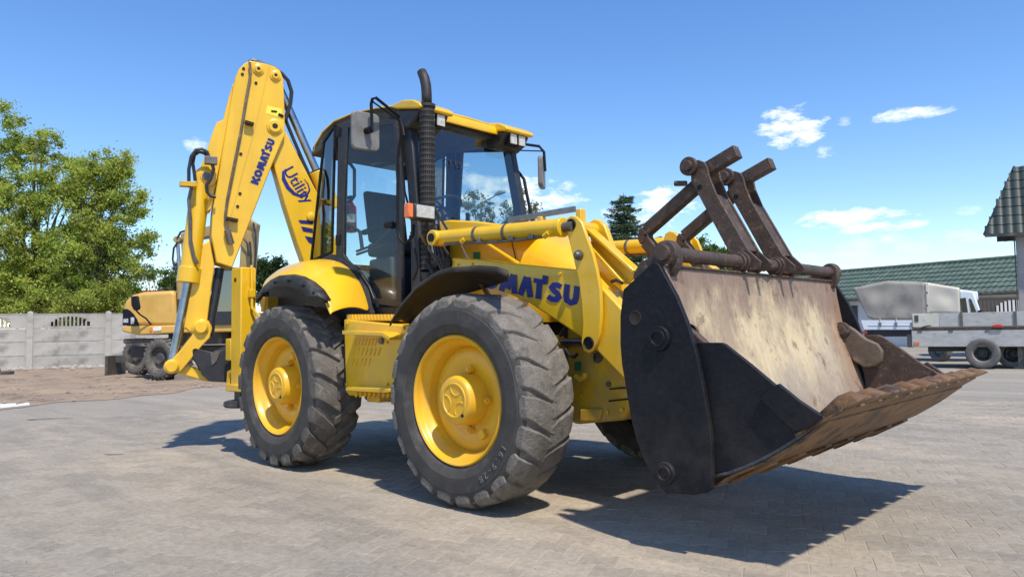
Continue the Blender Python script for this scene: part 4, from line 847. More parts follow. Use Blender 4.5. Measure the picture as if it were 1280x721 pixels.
# roof
def roof():
    prof=[(-2.83,2.95),(-2.80,3.02),(-2.66,3.12),(-2.45,3.185),(-2.1,3.195),(-1.7,3.16),(-1.32,3.10),(-1.22,3.055)]
    ys=[-.70,-.66,-.55,-.3,0,.3,.55,.66,.70]; dz=[-.018,-.006,.0,.012,.018,.012,0,-.006,-.018]
    vs=[];n=len(prof)
    for y,k in zip(ys,dz):
        sh=.94 if abs(y)>.69 else 1
        for x,z in prof: vs.append(((x+2.03)*sh-2.03,y*.97,z+k))
    fs=[(i*n+j,i*n+j+1,(i+1)*n+j+1,(i+1)*n+j) for i in range(len(ys)-1) for j in range(n-1)]
    return M().add(vs,fs)
rf=build('cab_roof',roof(),YEL,LD,solid=.014,smooth=60)
mb=M(); und=[(-2.84,2.90),(-2.81,2.99),(-2.65,3.10),(-2.44,3.165),(-2.1,3.178),(-1.7,3.143),(-1.30,3.085),(-1.24,3.03),(-1.34,2.98),(-2.2,3.03),(-2.45,3.0),(-2.66,2.93)]
mb.prism(und,-.672,.672); build('roof_lining',mb,PLASB,rf,bevel=.01)
# lamp pods at both front corners
for s in (-1,1):
    mb=M(); mb.prism([(-1.50,3.10),(-1.30,3.115),(-1.16,3.085),(-1.07,3.035),(-1.06,3.005),(-1.09,2.995),(-1.40,3.06)],s*.71,s*.33); build('lamp_visor',mb,YEL,rf,bevel=.012,seg=3)
    mb=M(); mb.prism([(-1.42,3.06),(-1.10,3.00),(-1.17,2.91),(-1.26,2.86),(-1.36,2.88)],s*.69,s*.35); pod=build('lamp_pod',mb,BLKM,rf,bevel=.02)
    for k,yy in enumerate((.455,.57)):
        mb=M(); mb.box(-1.18,-1.10,s*yy-.050,s*yy+.050,2.885,2.995); build('work_light',mb,BLK,rf,bevel=.008)
        mb=M(); mb.box(-1.101,-1.090,s*yy-.043,s*yy+.043,2.893,2.988); build('work_light_lens',mb,LENS,rf,bevel=.003)
# visor line in the middle
mb=M(); mb.prism([(-1.30,3.085),(-1.225,3.072),(-1.20,3.02),(-1.205,2.985),(-1.22,2.985),(-1.30,3.05)],-.37,.37); build('front_visor',mb,YEL,rf,bevel=.006)
# seat
st=M(); st.prism([(-2.50,2.02),(-2.42,2.02),(-2.50,2.56),(-2.60,2.57)],-.24,.24); seat=build('seat',st,SEAT,LD,bevel=.04,seg=3)
mb=M(); mb.box(-2.50,-2.02,-.25,.25,1.88,2.02); build('seat_cushion',mb,SEAT,seat,bevel=.04,seg=3)
mb=M(); mb.box(-2.45,-2.1,-.18,.18,1.32,1.88); build('seat_base',mb,INT,seat,bevel=.02)
for s in (-1,1):
    mb=M(); mb.beam((-2.48,s*.30,2.12),(-2.12,s*.30,2.16),.06,.05); build('armrest',mb,SEAT,seat,bevel=.015)
mb=M(); mb.box(-2.0,-1.65,-.58,-.40,1.32,1.80); build('side_console',mb,INT,LD,bevel=.03)
mb=M(); mb.box(-2.3,-1.6,.36,.58,1.32,1.95); build('side_console',mb,INT,LD,bevel=.03)
for s in (-1,1):
    mb=M(); mb.prism([(-2.68,1.30),(-1.74,1.30),(-1.78,1.44),(-1.90,1.62),(-2.10,1.77),(-2.35,1.86),(-2.68,1.89)] if s>0 else [(-2.68,1.30),(-1.82,1.30),(-1.86,1.42),(-1.98,1.58),(-2.15,1.70),(-2.35,1.77),(-2.68,1.79)],s*.66,s*.40); build('inner_wheel_arch',mb,DASH,LD,bevel=.04,seg=3)
mb=M(); 
for q in ((-1.75,-.48,1.85),(-1.9,-.52,1.85),(-1.8,.45,1.95)): mb.tube([q,(q[0]+.05,q[1],q[2]+.28)],.010,6); mb.cyl((q[0]+.05,q[1],q[2]+.27),(q[0]+.055,q[1],q[2]+.36),.022,10)
build('control_lever',mb,BLK,LD)
mb=M(); mb.prism([(-1.62,1.32),(-1.2,1.32),(-1.16,2.02),(-1.24,2.10),(-1.40,2.12),(-1.55,2.02),(-1.58,1.9)],-.34,.34); build('dashboard',mb,DASH,LD,bevel=.05,seg=3)
c=Vector((-1.62,0,2.30)); nrm=Vector((-.45,0,.9)).normalized(); e1=Vector((0,1,0)); e2=nrm.cross(e1)
mb=M(); mb.tube([c+e1*.19*math.cos(t)+e2*.19*math.sin(t) for t in [i*2*PI/32 for i in range(33)]],.014,8,False); mb.tube([c+e1*.19,c-e1*.19],.012,6); mb.tube([c,c+e2*.19],.012,6); mb.tube([c,(-1.50,0,2.05)],.03,8); build('steering_wheel',mb,BLKM,LD)
# fire extinguisher and grab bar inside
mb=M(); fx=[(-2.284,-0.6,2.222)][0]; mb.lathe([(-.14,0),(-.14,.05),(-.13,.056),(.10,.056),(.14,.03),(.16,.018),(.19,.018),(.19,0)],(fx[0],-.58,fx[2]),20,'z'); ex=build('fire_extinguisher',mb,REDX,LD)
mb=M(); mb.lathe([(-.05,.0575),(.03,.0575)],(fx[0],-.58,fx[2]),20,'z'); build('extinguisher_label',mb,WHITE,ex)
mb=M(); mb.box(fx[0]-.05,fx[0]+.03,-.60,-.56,fx[2]+.18,fx[2]+.21); build('extinguisher_valve',mb,BLK,ex)
gp_=[(-2.275,-0.64,2.748),(-2.194,-0.64,2.719),(-2.129,-0.64,2.655),(-2.13,-0.64,2.404),(-2.197,-0.64,2.36),(-2.331,-0.64,2.37)]
mb=M(); mb.tube([tuple(q) for q in gp_],.016,8); build('inner_grab_bar',mb,BLKM,LD)
gp_=[(-2.387,-0.64,2.16),(-2.172,-0.64,2.121),(-2.042,-0.64,2.055),(-2.005,-0.64,1.888)]
mb=M(); mb.tube([tuple(q) for q in gp_],.018,8); build('inner_grab_bar',mb,BLKM,LD)
mb=M(); mb.tube([tuple(q) for q in [(-2.095,-0.64,1.88),(-1.817,-0.64,1.915),(-1.565,-0.64,2.034)]],.012,6); mb.tube([tuple(q) for q in [(-2.095,-0.64,1.85),(-1.625,-0.64,1.904)]],.012,6); build('door_strut',mb,BLKM,LD)
mb=M(); mb.box(-1.62,-1.56,-.50,-.40,2.50,2.62); build('phone_holder',mb,BLK,LD,bevel=.01)
# outer grab rail, hoses and black clutter in front of the door
g1=[(-1.211,-0.8,2.753),(-1.234,-0.8,2.689),(-1.252,-0.8,2.57),(-1.26,-0.8,2.299),(-1.264,-0.8,1.994),(-1.243,-0.8,1.905),(-1.19,-0.8,1.859),(-1.115,-0.8,1.872),(-1.062,-0.8,1.913),(-1.05,-0.8,2.004)]
mb=M(); mb.tube([tuple(q) for q in g1],.013,8); build('grab_rail',mb,BLK,LD)
g1=[(-1.417,0.74,2.766),(-1.308,0.74,2.699),(-1.233,0.74,2.615),(-1.194,0.74,2.442),(-1.125,0.74,2.18)]
mb=M(); mb.tube([tuple(q) for q in g1],.016,8); build('grab_rail',mb,BLK,LD)
mb=M(); mb.box(-1.14,-.98,-.62,-.20,1.30,2.02); build('air_filter_housing',mb,BLKM,LD,bevel=.04,seg=3)
mb=M(); mb.box(-1.05,-.78,-.66,-.52,1.25,1.62); build('engine_side_box',mb,BLKM,LD,bevel=.03)
for k in range(5):
    q=[(-1.02+.04*k,-.66-.012*k,1.92),( -.98+.05*k,-.70,1.80-.03*k),(-.88+.04*k,-.69,1.70),(-.80,-.66+.01*k,1.52),(-.72+.02*k,-.62,1.35)]
    mb=M(); mb.tube(q,.013+.002*(k%2),7); build('engine_hose',mb,HOSE,LD)
for q in ([(-1.376,-0.62,2.817),(-1.424,-0.62,2.628),(-1.394,-0.62,2.34),(-1.329,-0.62,2.177)],[(-0.941,-0.66,2.125),(-0.823,-0.66,1.979),(-0.728,-0.66,1.852)],[(-1.052,-0.6,2.226),(-0.972,-0.6,2.048),(-0.934,-0.6,1.877)]):
    mb=M(); mb.tube([tuple(v) for v in q],.010,6); build('washer_hose',mb,HOSE,LD)
mb=M(); mb.tube([tuple(v) for v in [(-1.34,-0.58,2.619),(-1.275,-0.58,2.503),(-1.243,-0.58,2.449)]],.012,6); mb.tube([tuple(v) for v in [(-1.343,-0.3,2.286),(-1.235,-0.3,2.2),(-1.078,-0.3,2.075)]],.010,6); build('wiper_arm',mb,BLK,LD)
# panel seams, bolts and hose runs on the machine
for p_ in ([(-0.997,-0.476,1.811),(-0.989,-0.476,1.661)],[(-0.247,-0.476,1.802),(-0.2,-0.476,1.636)]):
    mb=M(); mb.beam(p_[0],p_[1],.006,.006); build('panel_seam',mb,BLK,bon)
bolt=M(); bolt.cyl((0,0,0),(0,-.012,0),.013,6); bolt_me=bolt.mesh('bolt_head',30)
for x_,y_,z_ in [(*q[:1],-.722,q[2]) for q in [(-0.605,-0.722,1.641),(-0.44,-0.722,1.635),(0.698,-0.722,1.435),(0.72,-0.722,1.286),(0.438,-0.722,1.504)]]+[(q[0],-.628,q[2]) for q in [(0.539,-0.628,0.806),(0.535,-0.628,0.671),(0.747,-0.628,0.577),(0.862,-0.628,0.6),(0.904,-0.628,0.971),(0.899,-0.628,0.791)]]+[(q[0],-1.083,q[2]) for q in [(-1.589,-1.083,1.203),(-1.592,-1.083,0.697),(-1.037,-1.083,1.043),(-1.04,-1.083,0.719),(-0.823,-1.083,1.153)]]:
    build('bolt_head',bolt_me,STEELD if y_>-.7 else YEL,LD,loc=(x_,y_,z_))
for k,pts in enumerate(([(-0.919,-0.64,1.839),(-0.88,-0.64,1.763),(-0.921,-0.64,1.688),(-1.013,-0.64,1.628)],[(-0.935,-0.6,1.837),(-0.856,-0.6,1.751),(-0.878,-0.6,1.673),(-0.979,-0.6,1.601)],[(-1.195,-0.66,1.897),(-1.133,-0.66,1.77),(-1.04,-0.66,1.682),(-0.95,-0.66,1.577)],[(-1.208,-0.7,1.963),(-1.168,-0.7,1.811),(-1.127,-0.7,1.653),(-1.192,-0.7,1.556)],[(-1.029,-0.58,1.887),(-0.99,-0.58,1.75),(-0.921,-0.58,1.664)])):
    mb=M(); mb.tube([tuple(q) for q in pts],.012+.003*(k%3),7); build('engine_hose',mb,HOSE,LD)
for k,pts in enumerate(([(0.391,-0.68,1.078),(0.436,-0.68,1.133),(0.5,-0.68,1.159),(0.548,-0.68,1.142),(0.581,-0.68,1.098)],[(0.449,-0.7,0.991),(0.49,-0.7,0.948),(0.531,-0.7,0.938),(0.559,-0.7,0.96)],[(0.82,-0.66,1.43),(0.859,-0.66,1.438),(0.909,-0.66,1.415)])):
    mb=M(); mb.tube([tuple(q) for q in pts],.012,7); build('cylinder_hose',mb,HOSE,LD)
for q in [(-0.267,-0.8,1.791),(0.063,-0.8,1.777),(0.256,-0.8,1.769)]:
    mb=M(); mb.box(q[0]-.02,q[0]+.02,-.82,-.77,q[2]-.018,q[2]+.018); build('pipe_saddle',mb,STEELD,LD,bevel=.004)
# fender rivets
for q in [(-2.558,-1.322,1.489),(-2.34,-1.322,1.579),(-2.105,-1.322,1.579),(-1.869,-1.322,1.525),(-1.693,-1.322,1.456)]:
    mb=M(); mb.cyl((q[0],-1.345,q[2]),(q[0],-1.31,q[2]),.012,8); build('fender_rivet',mb,BLK,LD)
# exhaust
ex=[(-1.089,-0.62,1.647),(-1.084,-0.62,3.029),(-1.085,-0.62,3.132),(-1.092,-0.62,3.21),(-1.113,-0.62,3.278),(-1.149,-0.62,3.343)]
mb=M(); mb.tube([tuple(ex[1]),tuple(ex[2]),tuple(ex[3]),tuple(ex[4]),tuple(ex[5])],[.042,.042,.042,.041,.038],18,False); exo=build('exhaust_stack',mb,EXH,LD,solid=.005,smooth=50)
mb=M(); mb.cyl(tuple(ex[0]),tuple(ex[1]),.046,20); build('silencer',mb,BLKM,exo)
# perforated heat guard: rings and staves
a=Vector(ex[0]);b=Vector(ex[1]); mb=M(); rr=.062
for k in range(31):
    p=a+(b-a)*(k/30); mb.lathe([(-.009,rr),(-.009,rr+.005),(.009,rr+.005),(.009,rr)],(p.x,p.y,p.z),24,'z')
for j in range(24):
    t=2*PI*j/24; o=Vector((math.cos(t)*rr,math.sin(t)*rr,0)); mb.beam(a+o,b+o,.009,.004,(math.cos(t),math.sin(t),0))
build('heat_guard',mb,EXH,exo,smooth=0)
mb=M(); mb.lathe([(-.012,rr+.012),(-.012,.045),(.012,.045),(.012,rr+.012),(-.012,rr+.012)],tuple(b),24,'z'); build('guard_cap',mb,EXH,exo)
mb=M(); mb.cyl((a.x,a.y,a.z-.02),(a.x-.02,a.y+.05,a.z-.30),.07,18); build('exhaust_elbow',mb,BLKM,exo)
# headlight with indicator
H=[(-1.135,-0.86,2.18),(-1.004,-0.86,2.17),(-1.005,-0.86,2.052),(-1.136,-0.86,2.075)]
hl=M(); hx,hz=-.93,2.085
hl.box(hx-.06,hx+.02,-.90,-.68,hz-.065,hz+.065); hd=build('headlight',hl,BLKM,LD,bevel=.015)
mb=M(); mb.box(hx+.021,hx+.030,-.885,-.70,hz-.048,hz+.052); build('headlight_lens',mb,LENS,hd,bevel=.006)
mb=M(); mb.box(hx-.05,hx+.012,-.955,-.903,hz-.055,hz+.060); build('indicator',mb,ORA,hd,bevel=.008)
mb=M(); mb.tube([(hx-.05,-.80,hz-.06),(hx-.06,-.78,hz-.16),(hx-.1,-.68,hz-.24)],.016,8); build('headlight_bracket',mb,STEELD,hd)
mb=M(); mb.box(hx-.10,hx+.02,.66,.94,hz-.075,hz+.075); hd=build('headlight',mb,BLKM,LD,bevel=.015)
mb=M(); mb.box(hx+.021,hx+.032,.685,.925,hz-.055,hz+.060); build('headlight_lens',mb,LENS,hd,bevel=.006)
# mirrors
def mirror(frame,plate_c,rz,w,h,th=.035):
    mb=M()
    for pts,r in frame: mb.tube(pts,r,8)
    a=build('mirror_arm',mb,BLK,LD)
    rc=.045; out=[]
    for cy,cz,a0 in ((w/2-rc,h/2-rc,0),(-w/2+rc,h/2-rc,90),(-w/2+rc,-h/2+rc,180),(w/2-rc,-h/2+rc,270)): out+=arc(cy,cz,rc,a0,a0+90,6)
    mb=M(); mb.prism(out,-th/2,th/2,'x'); m=build('mirror',mb,MIRB,LD,bevel=.01,seg=2,loc=plate_c,rz=rz)
    mb=M(); mb.box(-th/2-.002,-th/2,-w/2+.02,w/2-.02,-h/2+.02,h/2-.02); build('mirror_glass',mb,MIRG,m)
    return m
A1=[(-1.168,-0.8,2.758),(-1.188,-0.8,2.844),(-1.231,-0.8,2.935)]; A2=[(-1.143,-1.1,3.01),(-1.192,-1.1,3.011),(-1.209,-1.1,2.975),(-1.199,-1.1,2.756)]
A3=[(-1.22,-0.8,2.891)]; A4=[(-1.186,-1.1,2.987)]
pc=[(-1.244,-1.1,2.765)][0]
mirror([([tuple(q) for q in A1]+[tuple(q) for q in A2],.013),([tuple(A3[0]),tuple(A4[0])],.007)],tuple(Vector(pc)+Vector((-.05,0,0))),R(-8),.25,.315)
mb=M(); mb.cyl(tuple(Vector(pc)+Vector((-.04,0,0))),tuple(Vector(pc)+Vector((.03,0,0))),.028,12); build('mirror_mount',mb,BLK,LD)
Bm=[(-1.362,0.72,2.86),(-1.36,0.72,2.957),(-1.315,0.72,2.989)]; Bn=[(-1.21,0.95,2.976),(-1.147,0.95,2.907),(-1.135,0.95,2.71)]; B3=[(-1.35,0.72,2.922)]; B4=[(-1.168,0.95,2.919)]
pc=[(-1.21,0.98,2.71)][0]
mirror([([tuple(q) for q in Bm]+[tuple(q) for q in Bn],.014),([tuple(B3[0]),tuple(B4[0])],.007)],tuple(pc),R(34),.22,.315,.05)
mb=M(); q=[(-1.374,0.72,2.845)][0]; mb.box(q[0]-.04,q[0]+.03,.66,.76,q[2]-.09,q[2]+.06); build('mirror_bracket',mb,BLK,LD,bevel=.01)

# ---------------------------------------------------------------- digging arm at the rear (side shifted)
YD=-.56
# the whole arm is slewed towards the near side: everything below is laid out in its own upright plane
ex_=Vector((.35,.94,0)).normalized(); en_=Vector((-.94,.35,0)).normalized()
FRAME=Matrix(((ex_.x,en_.x,0,-3.5+.38*en_.x),(ex_.y,en_.y,0,.38*en_.y),(0,0,1,0),(0,0,0,1)))
DIP=[(-0.91,4.0366),(-0.9663,4.0023),(-1.0221,3.9337),(-1.0575,3.8425),(-1.1075,3.5443),(-1.1831,3.0263),(-1.2722,2.4155),(-1.2858,2.1487),(-1.2342,1.8686),(-1.079,1.8183),(-0.8318,2.5175),(-0.678,2.9509),(-0.5873,3.1857),(-0.5499,3.2771),(-0.5587,3.6105),(-0.5717,3.8914),(-0.6053,3.9752),(-0.6638,4.011),(-0.7466,4.0255)]
mb=M(); mb.prism(DIP,YD,YD+.04); mb.prism(DIP,YD+.32,YD+.36)
dip=build('dipper_case',mb,YEL,LD,bevel=.010)
mb=M(); mb.prism([((x*.985-4.0*.015*-1*-1) if False else x,z) for x,z in DIP[2:9]]+[DIP[13],DIP[15],DIP[17]],YD+.03,YD+.33); build('dipper_core',mb,YELD,dip)
# raised strip along the fold
f=[(-0.7224,-0.565,3.9921),(-0.8674,-0.565,3.3125),(-1.0092,-0.565,2.7432),(-1.1399,-0.565,2.1876)]
mb=M()
for a,b in zip(f,f[1:]): mb.beam(a,b,.006,.012)
build('fold_line',mb,YEL,dip)
for q,r in zip([(-0.829,-0.565,3.9507),(-0.6518,-0.565,3.9053),(-0.6589,-0.565,3.3476)],(.040,.040,.066)):
    mb=M(); mb.lathe([(.01,r+.022),(-.012,r+.018),(-.018,r),(-.030,r-.005),(-.030,r*.45)],(q[0],YD,q[2]),28); build('pin_boss',mb,YEL,dip)
    mb=M(); mb.cyl((q[0],YD-.026,q[2]),(q[0],YD,q[2]),r*.62,20); build('pin',mb,HOLE,dip)
for q in [(-0.9786,-0.565,3.9382),(-0.9903,-0.565,3.876),(-0.8529,-0.565,3.7993),(-1.0025,-0.565,3.0203),(-1.0085,-0.565,2.599),(-1.0316,-0.565,2.4622),(-1.2995,-0.565,1.8665),(-1.2845,-0.565,1.8999)][:6]:
    mb=M(); mb.cyl((q[0],YD-.008,q[2]),(q[0],YD,q[2]),.016,10); build('case_bolt',mb,HOLE,dip)
patch('warning_sticker',[(-0.7373,3.5711),(-0.5839,3.5498),(-0.5963,3.4561),(-0.7535,3.482)],-.5612,YST,dip,.001)
mb=M(); a=[(-0.6962,-0.563,3.5144),(-0.6216,-0.563,3.4879)]; mb.tube([tuple(a[0]),(a[0][0]+.06,a[0][1],a[0][2])],.010,5); mb.tube([tuple(a[1]),(a[1][0]+.05,a[1][1],a[1][2]-.02)],.016,5); build('sticker_mark',mb,BLK,dip)
# lettering up the dipper
l0,l1,l2=[(-0.8286,-0.562,2.7015),(-0.6499,-0.562,3.1966),(-0.9052,-0.562,2.7259)]
ux=(Vector(l1)-Vector(l0))/5.9; uy=(Vector(l2)-Vector(l0)); logo(dip,l0,tuple(ux),tuple(uy),BLUE,.003)
# pipe and clamps down the case
pp=[(-0.9222,-0.6,4.0038),(-0.9097,-0.6,3.8845),(-0.9528,-0.6,3.6202),(-1.0069,-0.6,3.2461),(-1.0837,-0.6,2.8152),(-1.1367,-0.6,2.5174),(-1.1551,-0.6,2.3325),(-1.1112,-0.6,2.1011)]
mb=M(); mb.tube([tuple(q) for q in pp],.014,8); build('hydraulic_pipe',mb,DUSTY,dip)
mb=M(); q=[(-0.9677,-0.6,3.357),(-0.9436,-0.6,3.3296),(-1.1201,-0.6,2.3259)]; mb.beam(q[0],(q[0][0]+.09,q[0][1],q[0][2]-.02),.05,.035); build('pipe_clamp',mb,HOLE,dip,bevel=.005); mb=M(); mb.beam((q[2][0]-.03,q[2][1],q[2][2]),(q[2][0]+.09,q[2][1],q[2][2]-.02),.05,.035); build('pipe_clamp',mb,HOLE,dip,bevel=.005)
mb=M(); q=[(-1.135,-0.6,2.2001),(-1.0954,-0.6,2.06)]; mb.cyl(tuple(q[0]),tuple(q[1]),.034,12); build('pipe_fitting',mb,STEELD,dip)
# inner telescopic arm
INN=[(-1.2972,2.1056),(-1.2454,1.8404),(-1.2711,1.6403),(-1.3144,1.2436),(-1.3439,1.1126),(-1.396,0.9829),(-1.4563,1.017),(-1.4422,1.1307),(-1.5175,1.197),(-1.5911,1.1332),(-1.5351,1.5228),(-1.4338,2.001)]
mb=M(); mb.prism(INN,YD+.07,YD+.29); inn=build('inner_dipper',mb,YEL,LD,bevel=.010)
q=[(-1.3667,-0.49,1.1868)][0]; mb=M(); mb.lathe([(0,.10),(-.03,.095),(-.035,.065),(-.05,.06),(-.05,0)],(q[0],YD+.07,q[2]),24); build('link_boss',mb,YEL,inn)
mb=M(); mb.tube([tuple(v) for v in [(-1.1892,-0.42,1.8232),(-1.2267,-0.42,1.5703),(-1.2716,-0.42,1.2944),(-1.2858,-0.42,1.1115)]],.045,12); build('extension_cylinder',mb,BLKM,LD)
# bracket and bucket cylinder behind the case
BR=[(-1.0321,3.8479),(-1.0797,3.7722),(-1.1188,3.6291),(-1.1728,3.3823),(-1.2353,3.3498),(-1.2813,3.2173),(-1.3342,3.0261),(-1.3794,2.8874),(-1.4318,2.7491),(-1.4232,2.6161),(-1.369,2.5028),(-1.3375,2.3876),(-1.2839,2.4241),(-1.1634,3.1269),(-1.0716,3.7386)]
mb=M(); mb.prism(BR,YD+.05,YD+.30); br=build('cylinder_bracket',mb,YEL,dip,bevel=.01)
q=[(-1.3374,-0.52,2.7608)][0]; mb=M(); mb.lathe([(0,.11),(-.025,.105),(-.03,.06),(-.04,.055),(-.04,0)],(q[0],YD+.05,q[2]),24); build('cylinder_boss',mb,YEL,br)
mb=M(); mb.cyl((q[0],YD-.005,q[2]),(q[0],YD+.05,q[2]),.04,16); build('pin',mb,STEELD,br)
a,b=[(-1.384,-0.47,2.6746),(-1.4942,-0.47,1.6806)]; mb=M(); mb.tube([a,b],.095,20); bc=build('bucket_cylinder',mb,YEL,LD)
d=(Vector(b)-Vector(a)).normalized(); mb=M(); mb.tube([Vector(b)-d*.14,Vector(b)+d*.02],.112,20); build('gland',mb,YEL,bc,bevel=.006)
c2=[(-1.6285,-0.47,0.8592)][0]; mb=M(); mb.tube([b,c2],.046,18); build('piston_rod',mb,STEEL,bc)
mb=M(); mb.tube([tuple(v) for v in [(-1.4722,-0.58,2.648),(-1.501,-0.58,2.4979),(-1.4844,-0.58,2.2936),(-1.4828,-0.58,2.089),(-1.4517,-0.58,1.9266),(-1.4136,-0.58,1.8459)]],.018,8); build('hydraulic_pipe',mb,STEELD,bc)
# bucket links
mb=M(); mb.prism([(-1.3831,1.2935),(-1.2993,1.2682),(-1.2758,1.1773),(-1.2905,1.0952),(-1.4034,0.9668),(-1.4849,0.8554),(-1.5583,0.7611),(-1.6317,0.7398),(-1.6833,0.7979),(-1.6766,0.8617),(-1.6331,0.8924),(-1.5456,1.0029),(-1.4571,1.1228),(-1.4205,1.2366)],YD+.00,YD+.05); mb.prism([(-1.3831,1.2935),(-1.2993,1.2682),(-1.2758,1.1773),(-1.2905,1.0952),(-1.4034,0.9668),(-1.4849,0.8554),(-1.5583,0.7611),(-1.6317,0.7398),(-1.6833,0.7979),(-1.6766,0.8617),(-1.6331,0.8924),(-1.5456,1.0029),(-1.4571,1.1228),(-1.4205,1.2366)],YD+.31,YD+.36); tl=build('tipping_link',mb,YEL,LD,bevel=.01)
q=[(-1.6443,-0.56,0.8148),(-1.3779,-0.56,1.2027)]
for v,r in zip(q,(.072,.075)):
    mb=M(); mb.lathe([(.04,r),(-.02,r),(-.03,r*.8),(-.045,r*.7),(-.045,0)],(v[0],YD,v[2]),24); build('link_pin',mb,YEL,tl)
mb=M(); mb.prism([(-1.6325,0.8362),(-1.559,0.8417),(-1.4096,0.7879),(-1.3337,0.7361),(-1.2875,0.6444),(-1.3483,0.6552),(-1.4688,0.701),(-1.6465,0.7645)],YD+.06,YD+.30); build('bucket_link',mb,YEL,LD,bevel=.01)
# backhoe bucket
mb=M(); BKT=[(-1.4615,0.9756),(-1.4316,0.9994),(-1.3631,0.973),(-1.2558,0.9454),(-1.194,0.9603),(-1.1085,1.0081),(-1.054,1.1074),(-1.0519,0.6894),(-1.1143,0.6338),(-1.2846,0.6497),(-1.3613,0.7185),(-1.4076,0.8267),(-1.4534,0.8936)]
mb.prism(BKT,YD-.0,YD+.025); mb.prism(BKT,YD+.335,YD+.36); dbk=build('digging_bucket',mb,BLKM,LD,bevel=.006)
mb=M(); mb.prism([(-1.4537,0.9345),(-1.363,0.9483),(-1.1459,0.6933),(-1.1143,0.6338),(-1.2846,0.6497),(-1.3769,0.7683)],YD+.02,YD+.34); build('bucket_shell',mb,BLKM,dbk,bevel=.006)
mb=M(); mb.prism([(-1.2865,0.938),(-1.194,0.952),(-1.2244,0.8618),(-1.2703,0.8137)],YD-.012,YD-.002); build('wear_plate',mb,STEELD,dbk)
# main boom
BO=[(-0.5788,3.3774),(-0.5281,3.312),(-0.2194,2.7163),(-0.0973,2.4916),(0.0081,2.1562),(0.0425,1.7545),(-0.1685,1.6185),(-0.3063,1.7923),(-0.4086,2.0874),(-0.5439,2.5186),(-0.6699,2.9731),(-0.6785,3.1298)]
mb=M(); mb.prism(BO,YD+.06,YD+.30); bm_=build('boom',mb,YEL,LD,bevel=.012)
place_text('Utility',.175,BLUE,bm_,[(-0.4048,-0.5015,2.743)][0],Vector([(-0.3063,-0.5015,2.5681)][0])-Vector([(-0.5194,-0.5015,2.8887)][0]),Vector([(-0.4091,-0.5015,2.8267)][0])-Vector([(-0.5107,-0.5015,2.6783)][0]),offset=.002)
sw=[(-0.5281,-0.503,2.9141),(-0.5617,-0.503,2.8762),(-0.5573,-0.503,2.7975),(-0.511,-0.503,2.7087),(-0.4475,-0.503,2.6471),(-0.3752,-0.503,2.621),(-0.3109,-0.503,2.6384),(-0.2807,-0.503,2.6937),(-0.2979,-0.503,2.7637),(-0.3409,-0.503,2.8138)]
mb=M(); mb.tube([tuple(v) for v in sw],[.003,.014,.024,.025,.021,.015,.013,.010,.007,.003],6); mb.v=[(x,-.5035+(y+.503)*.06,z) for x,y,z in mb.v]; so_=build('swoosh_emblem',mb,BLUE,bm_)

for pts in ([(-0.4005,2.3596),(-0.2461,2.3586),(-0.2461,2.3187),(-0.3792,2.3255)],[(-0.3707,2.2907),(-0.2462,2.27),(-0.2462,2.2257),(-0.3493,2.2389)],[(-0.3322,2.1868),(-0.2462,2.1726),(-0.2463,2.1019),(-0.2893,2.1179)]):
    patch('blue_stripe',pts,-.5035,BLUE,bm_,.002)
q=[(-0.2639,-0.505,2.4015)][0]; mb=M(); mb.lathe([(0,.05),(-.02,.045),(-.03,.02),(-.03,0)],(q[0],-.505,q[2]),16); build('boom_bolt',mb,YEL,bm_)
# dipper (crowd) cylinder above the boom
r0,r1,r2=[(-0.6274,-0.36,3.9477),(-0.1748,-0.36,2.9357),(0.0034,-0.36,2.519)]
mb=M(); mb.tube([r0,r1],.044,16); dc=build('crowd_cylinder_rod',mb,STEEL,LD)
mb=M(); mb.tube([r1,r2],.10,20); build('crowd_cylinder',mb,YEL,LD,bevel=.008)
mb=M(); mb.tube([Vector(r1)-(Vector(r1)-Vector(r0)).normalized()*.02,r1],.07,16); build('gland',mb,BLKM,dc)
for pts,r in (([(-0.901,-0.4,4.0748),(-0.868,-0.4,4.1018),(-0.8182,-0.4,4.0958),(-0.7513,-0.4,4.0698),(-0.6502,-0.4,4.0485),(-0.565,-0.4,3.9975),(-0.4964,-0.4,3.9256),(-0.4575,-0.4,3.8041),(-0.4703,-0.4,3.667),(-0.5045,-0.4,3.5549),(-0.5215,-0.4,3.4811)],.022),([(-0.8724,-0.44,4.0743),(-0.8228,-0.44,4.0638),(-0.7312,-0.44,4.0504),(-0.6472,-0.44,4.0267)],.020),([(-0.5439,-0.38,3.3225),(-0.4839,-0.38,3.2567),(-0.4235,-0.38,3.1366),(-0.3541,-0.38,3.0256),(-0.2668,-0.38,2.8611),(-0.1965,-0.38,2.7396)],.020),([(-0.5185,-0.38,3.4868),(-0.4409,-0.38,3.2969),(-0.3367,-0.38,3.0542),(-0.2317,-0.38,2.8276)],.020),
  ([(-1.311,-0.64,2.9217),(-1.3343,-0.64,2.9943),(-1.3875,-0.64,3.0226),(-1.44,-0.64,3.0053),(-1.4843,-0.64,2.9313),(-1.5055,-0.64,2.7982),(-1.5046,-0.64,2.6837),(-1.4967,-0.64,2.6188)],.017),([(-1.3086,-0.6,2.9223),(-1.3548,-0.6,2.9849),(-1.4079,-0.6,2.9967),(-1.4529,-0.6,2.9594),(-1.4673,-0.6,2.8755),(-1.4515,-0.6,2.7695),(-1.4434,-0.6,2.6958)],.017),([(-1.2958,-0.64,2.9147),(-1.2723,-0.64,2.8171),(-1.3021,-0.64,2.7152),(-1.3395,-0.64,2.6464),(-1.3315,-0.64,2.5809),(-1.3009,-0.64,2.5417),(-1.2476,-0.64,2.5369)],.018)):
    mb=M(); mb.tube([tuple(v) for v in pts],r,8); build('hydraulic_hose',mb,HOSE,LD)
